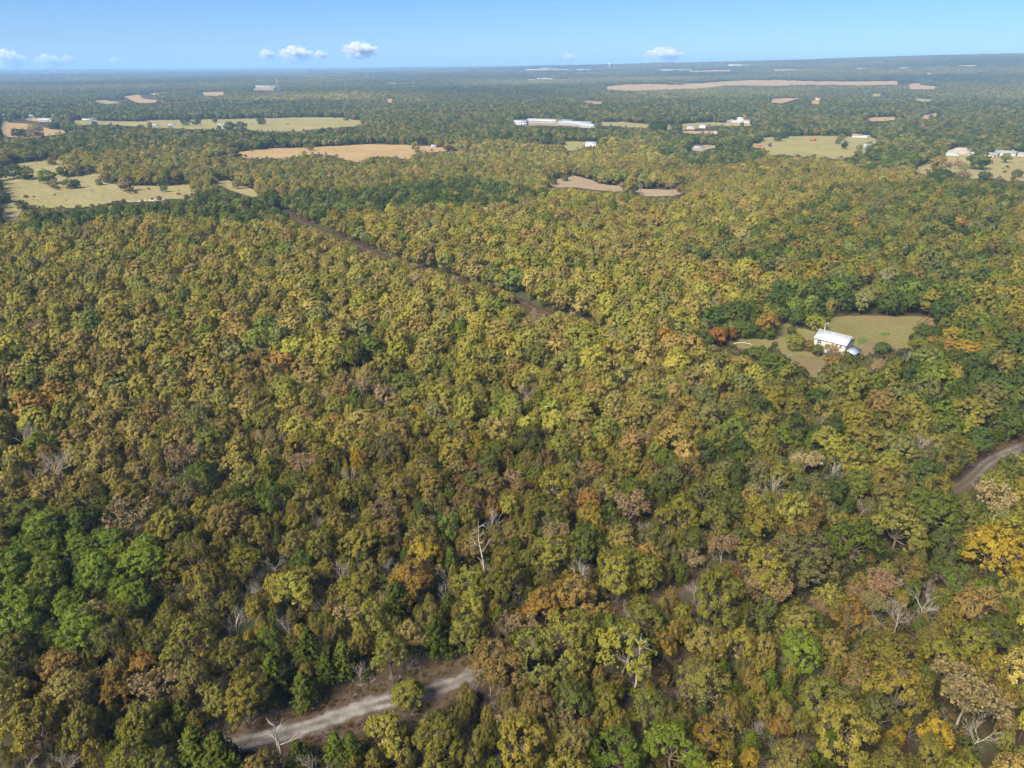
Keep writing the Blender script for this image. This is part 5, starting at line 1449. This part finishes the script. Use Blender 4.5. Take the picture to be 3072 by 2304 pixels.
car(*crop(C8, [(1630, 512)])[0], 'white car parked among the yellow trees right of the house', CARW, 25)
car(*c7(1790, 648), 'silver car parked on the concrete yard', CARS, 10)
car(*c7(1815, 646), 'dark car parked on the concrete yard', CARD, 0)
car(*c7(1840, 648), 'white car at the right end of the row on the concrete yard', CARW, -8)
car(*c7(295, 592), 'silver pickup at the left corner of the bright pasture', CARS, 30)
p = ground_at(*c7(655, 549))
hw = thing('hay_wagon', 'red-topped wagon standing on the bright pasture', 'wagon', tuple(p), yaw_at(p, 10))
obj('wagon_box', Geo().box((-5, -2.2, .9), (5, 2.2, 2.9)).mesh('wagon_box', [REDP]), hw)
obj('wagon_roof', gable_roof(10, 4.6, 2.9, .7, .2).mesh('wagon_roof', [REDP]), hw)
for x in (-3.4, 3.4):
    for s in (-1, 1): obj('wheel', Geo().tube([(x, s * 1.8, .5), (x, s * 2.1, .5)], [.55, .55], 10).mesh('wheel', [BLACK]), hw)
p = ground_at(*c7(262, 590))
tk = thing('feed_tank', 'rusty red feed tank at the corner of the bright pasture', 'tank', tuple(p), yaw_at(p, 0))
obj('tank', Geo().tube([(-3, 0, 2), (-2.4, 0, 2), (2.4, 0, 2), (3, 0, 2)], [.3, 1.5, 1.5, .3], 12).mesh('tank', [REDP], True), tk)
for x in (-1.6, 1.6): obj('stand', Geo().box((x - .15, -1.1, -.4), (x + .15, 1.1, 1.0)).mesh('stand', [GREYW]), tk)
# white arched frame on the lawn, propane tank by the lower trees
p = ground_at(*crop(C8, [(290, 420)])[0])
af = thing('lawn_frame', 'low white arched frame lying on the lawn left of the house', 'frame', tuple(p), yaw_at(p, 10))
arc = [(4.2 * math.cos(a), 0, 1.1 * math.sin(a)) for a in np.linspace(0, math.pi, 11)]
obj('arch', Geo().tube(arc, [.12] * 11, 5).mesh('arch', [WHITE]), af)
obj('rail', Geo().tube([(-4.2, 0, .05), (-3.6, .8, .2), (-3.0, 1.2, .1)], [.1, .1, .1], 5).mesh('rail', [WHITE]), af)
p = ground_at(*crop(C8, [(617, 552)])[0])
pt = thing('propane_tank', 'small white tank at the lower edge of the lawn', 'tank', tuple(p), yaw_at(p, 50))
obj('tank', Geo().tube([(-1.6, 0, .75), (-1.3, 0, .75), (1.3, 0, .75), (1.6, 0, .75)], [.1, .5, .5, .1], 10).mesh('tank', [WHITE], True), pt)
for x in (-.9, .9): obj('foot', Geo().box((x - .08, -.35, -.2), (x + .08, .35, .4)).mesh('foot', [GREYW]), pt)
# pale bank at the end of the meadow
bank = smooth_line([ground_at(*c4(*q))[:2] for q in [(905, 815), (940, 795), (1000, 788), (1130, 786), (1250, 780), (1370, 776)]], 6.0)
V, Q = [], []
rng = np.random.default_rng(3)
for i, (x, y) in enumerate(bank):
    hh = .9 + .5 * math.sin(i * .9) + rng.normal(0, .25)
    z = float(terrain(x, y)) + .1
    V += [(x, y - 4, z - .3), (x, y - 1.0, z + hh), (x, y + .6, z + hh + .2), (x, y + 3, z - .3)]
    if i: Q += [((i - 1) * 4 + k, i * 4 + k, i * 4 + k + 1, (i - 1) * 4 + k + 1) for k in range(3)]
SAND = field_mat('pale_sand', (.20, .16, .11), (.40, .355, .29), None, .08, .35)
structure(obj('sand_bank', mesh_from('sand_bank', V, Q, [SAND], smooth=True)), 'pale curved earth bank at the near end of the meadow')

# ------------------------------------------------------------------ haze
def box_obj(name, lo, hi, mat):
    o = obj(name, Geo().box(lo, hi).mesh(name, [mat])); return o
m, nt, out = new_mat('haze')
pv = nt.nodes.new('ShaderNodeVolumePrincipled')
pv.inputs['Color'].default_value = (.32, .58, 1.0, 1)
pv.inputs['Density'].default_value = 0.8e-4
pv.inputs['Anisotropy'].default_value = 0.0
nt.links.new(pv.outputs[0], out.inputs['Volume'])
hz = box_obj('haze', (-24500, -24500, -22), (24500, 24500, 262), m)
hz['kind'] = 'stuff'; hz['label'] = 'thin bluish haze over the far plain'; hz['category'] = 'haze'

# ------------------------------------------------------------------ clouds, beyond the haze
def cloud_mat():
    m, nt, out = new_mat('cloud')
    pv = nt.nodes.new('ShaderNodeVolumePrincipled')
    tc = nt.nodes.new('ShaderNodeTexCoord')
    pv.inputs['Color'].default_value = (1, 1, 1, 1)
    pv.inputs['Anisotropy'].default_value = 0.2
    ln = nt.nodes.new('ShaderNodeVectorMath'); ln.operation = 'LENGTH'
    nt.links.new(tc.outputs['Object'], ln.inputs[0])
    f = noise(nt, 2.6, 5, tc.outputs['Object'], .6)
    e = mathn(nt, 'SUBTRACT', mathn(nt, 'ADD', mathn(nt, 'MULTIPLY', mathn(nt, 'SUBTRACT', f, .5), 2.2), .80), ln.outputs['Value'])
    dn = mathn(nt, 'MULTIPLY', maprange(nt, e, 0.0, .75), .035)
    nt.links.new(dn, pv.inputs['Density'])
    nt.links.new(pv.outputs[0], out.inputs['Volume'])
    return m
CLOUD = cloud_mat()
def ball(nu=14, nv=9):
    g = Geo(); V = []
    for j in range(nv + 1):
        ph = math.pi * j / nv
        for i in range(nu): V.append((math.sin(ph) * math.cos(2 * math.pi * i / nu), math.sin(ph) * math.sin(2 * math.pi * i / nu), math.cos(ph)))
    g.add(V, [(j * nu + i, (j + 1) * nu + i, (j + 1) * nu + (i + 1) % nu, j * nu + (i + 1) % nu) for j in range(nv) for i in range(nu)])
    return g.mesh('cloud', [CLOUD])
BALL = ball()
for ox, oy, wp, hp, lab in [(30, 182, 95, 74, 'white cloud at the left picture edge on the horizon'), (148, 186, 95, 52, 'low faint cloud right of the edge cloud'), (208, 182, 50, 40, 'small faint puff beside the low cloud'), (888, 165, 125, 68, 'broad white cloud left of the brightest one'), (800, 166, 60, 48, 'faint puff left of the broad cloud'), (962, 168, 60, 44, 'thin puff between the two white clouds'), (1080, 152, 135, 66, 'brightest white cloud near the middle of the sky'), (1708, 176, 55, 44, 'tiny cloud on the horizon right of the middle'), (1990, 168, 150, 66, 'ragged white cloud sitting on the horizon'), (345, 182, 45, 28, 'very faint puff above the left horizon')]:
    d = ray(ox / 3, oy / 3); dist = 42000.0
    d = d * (dist / math.hypot(d[0], d[1]))
    o = obj('cloud', BALL, None, (d[0], d[1], CAM_H + d[2]))
    s = dist / (FPX / math.cos(PITCH)) / 3.0
    o.scale = (wp * s * .43, wp * s * .4, hp * s * .43)
    o.rotation_euler = (0, 0, yaw_at(d, random.uniform(-20, 20)))
    o['label'] = lab; o['category'] = 'cloud'; o['group'] = 'small clouds on the horizon'
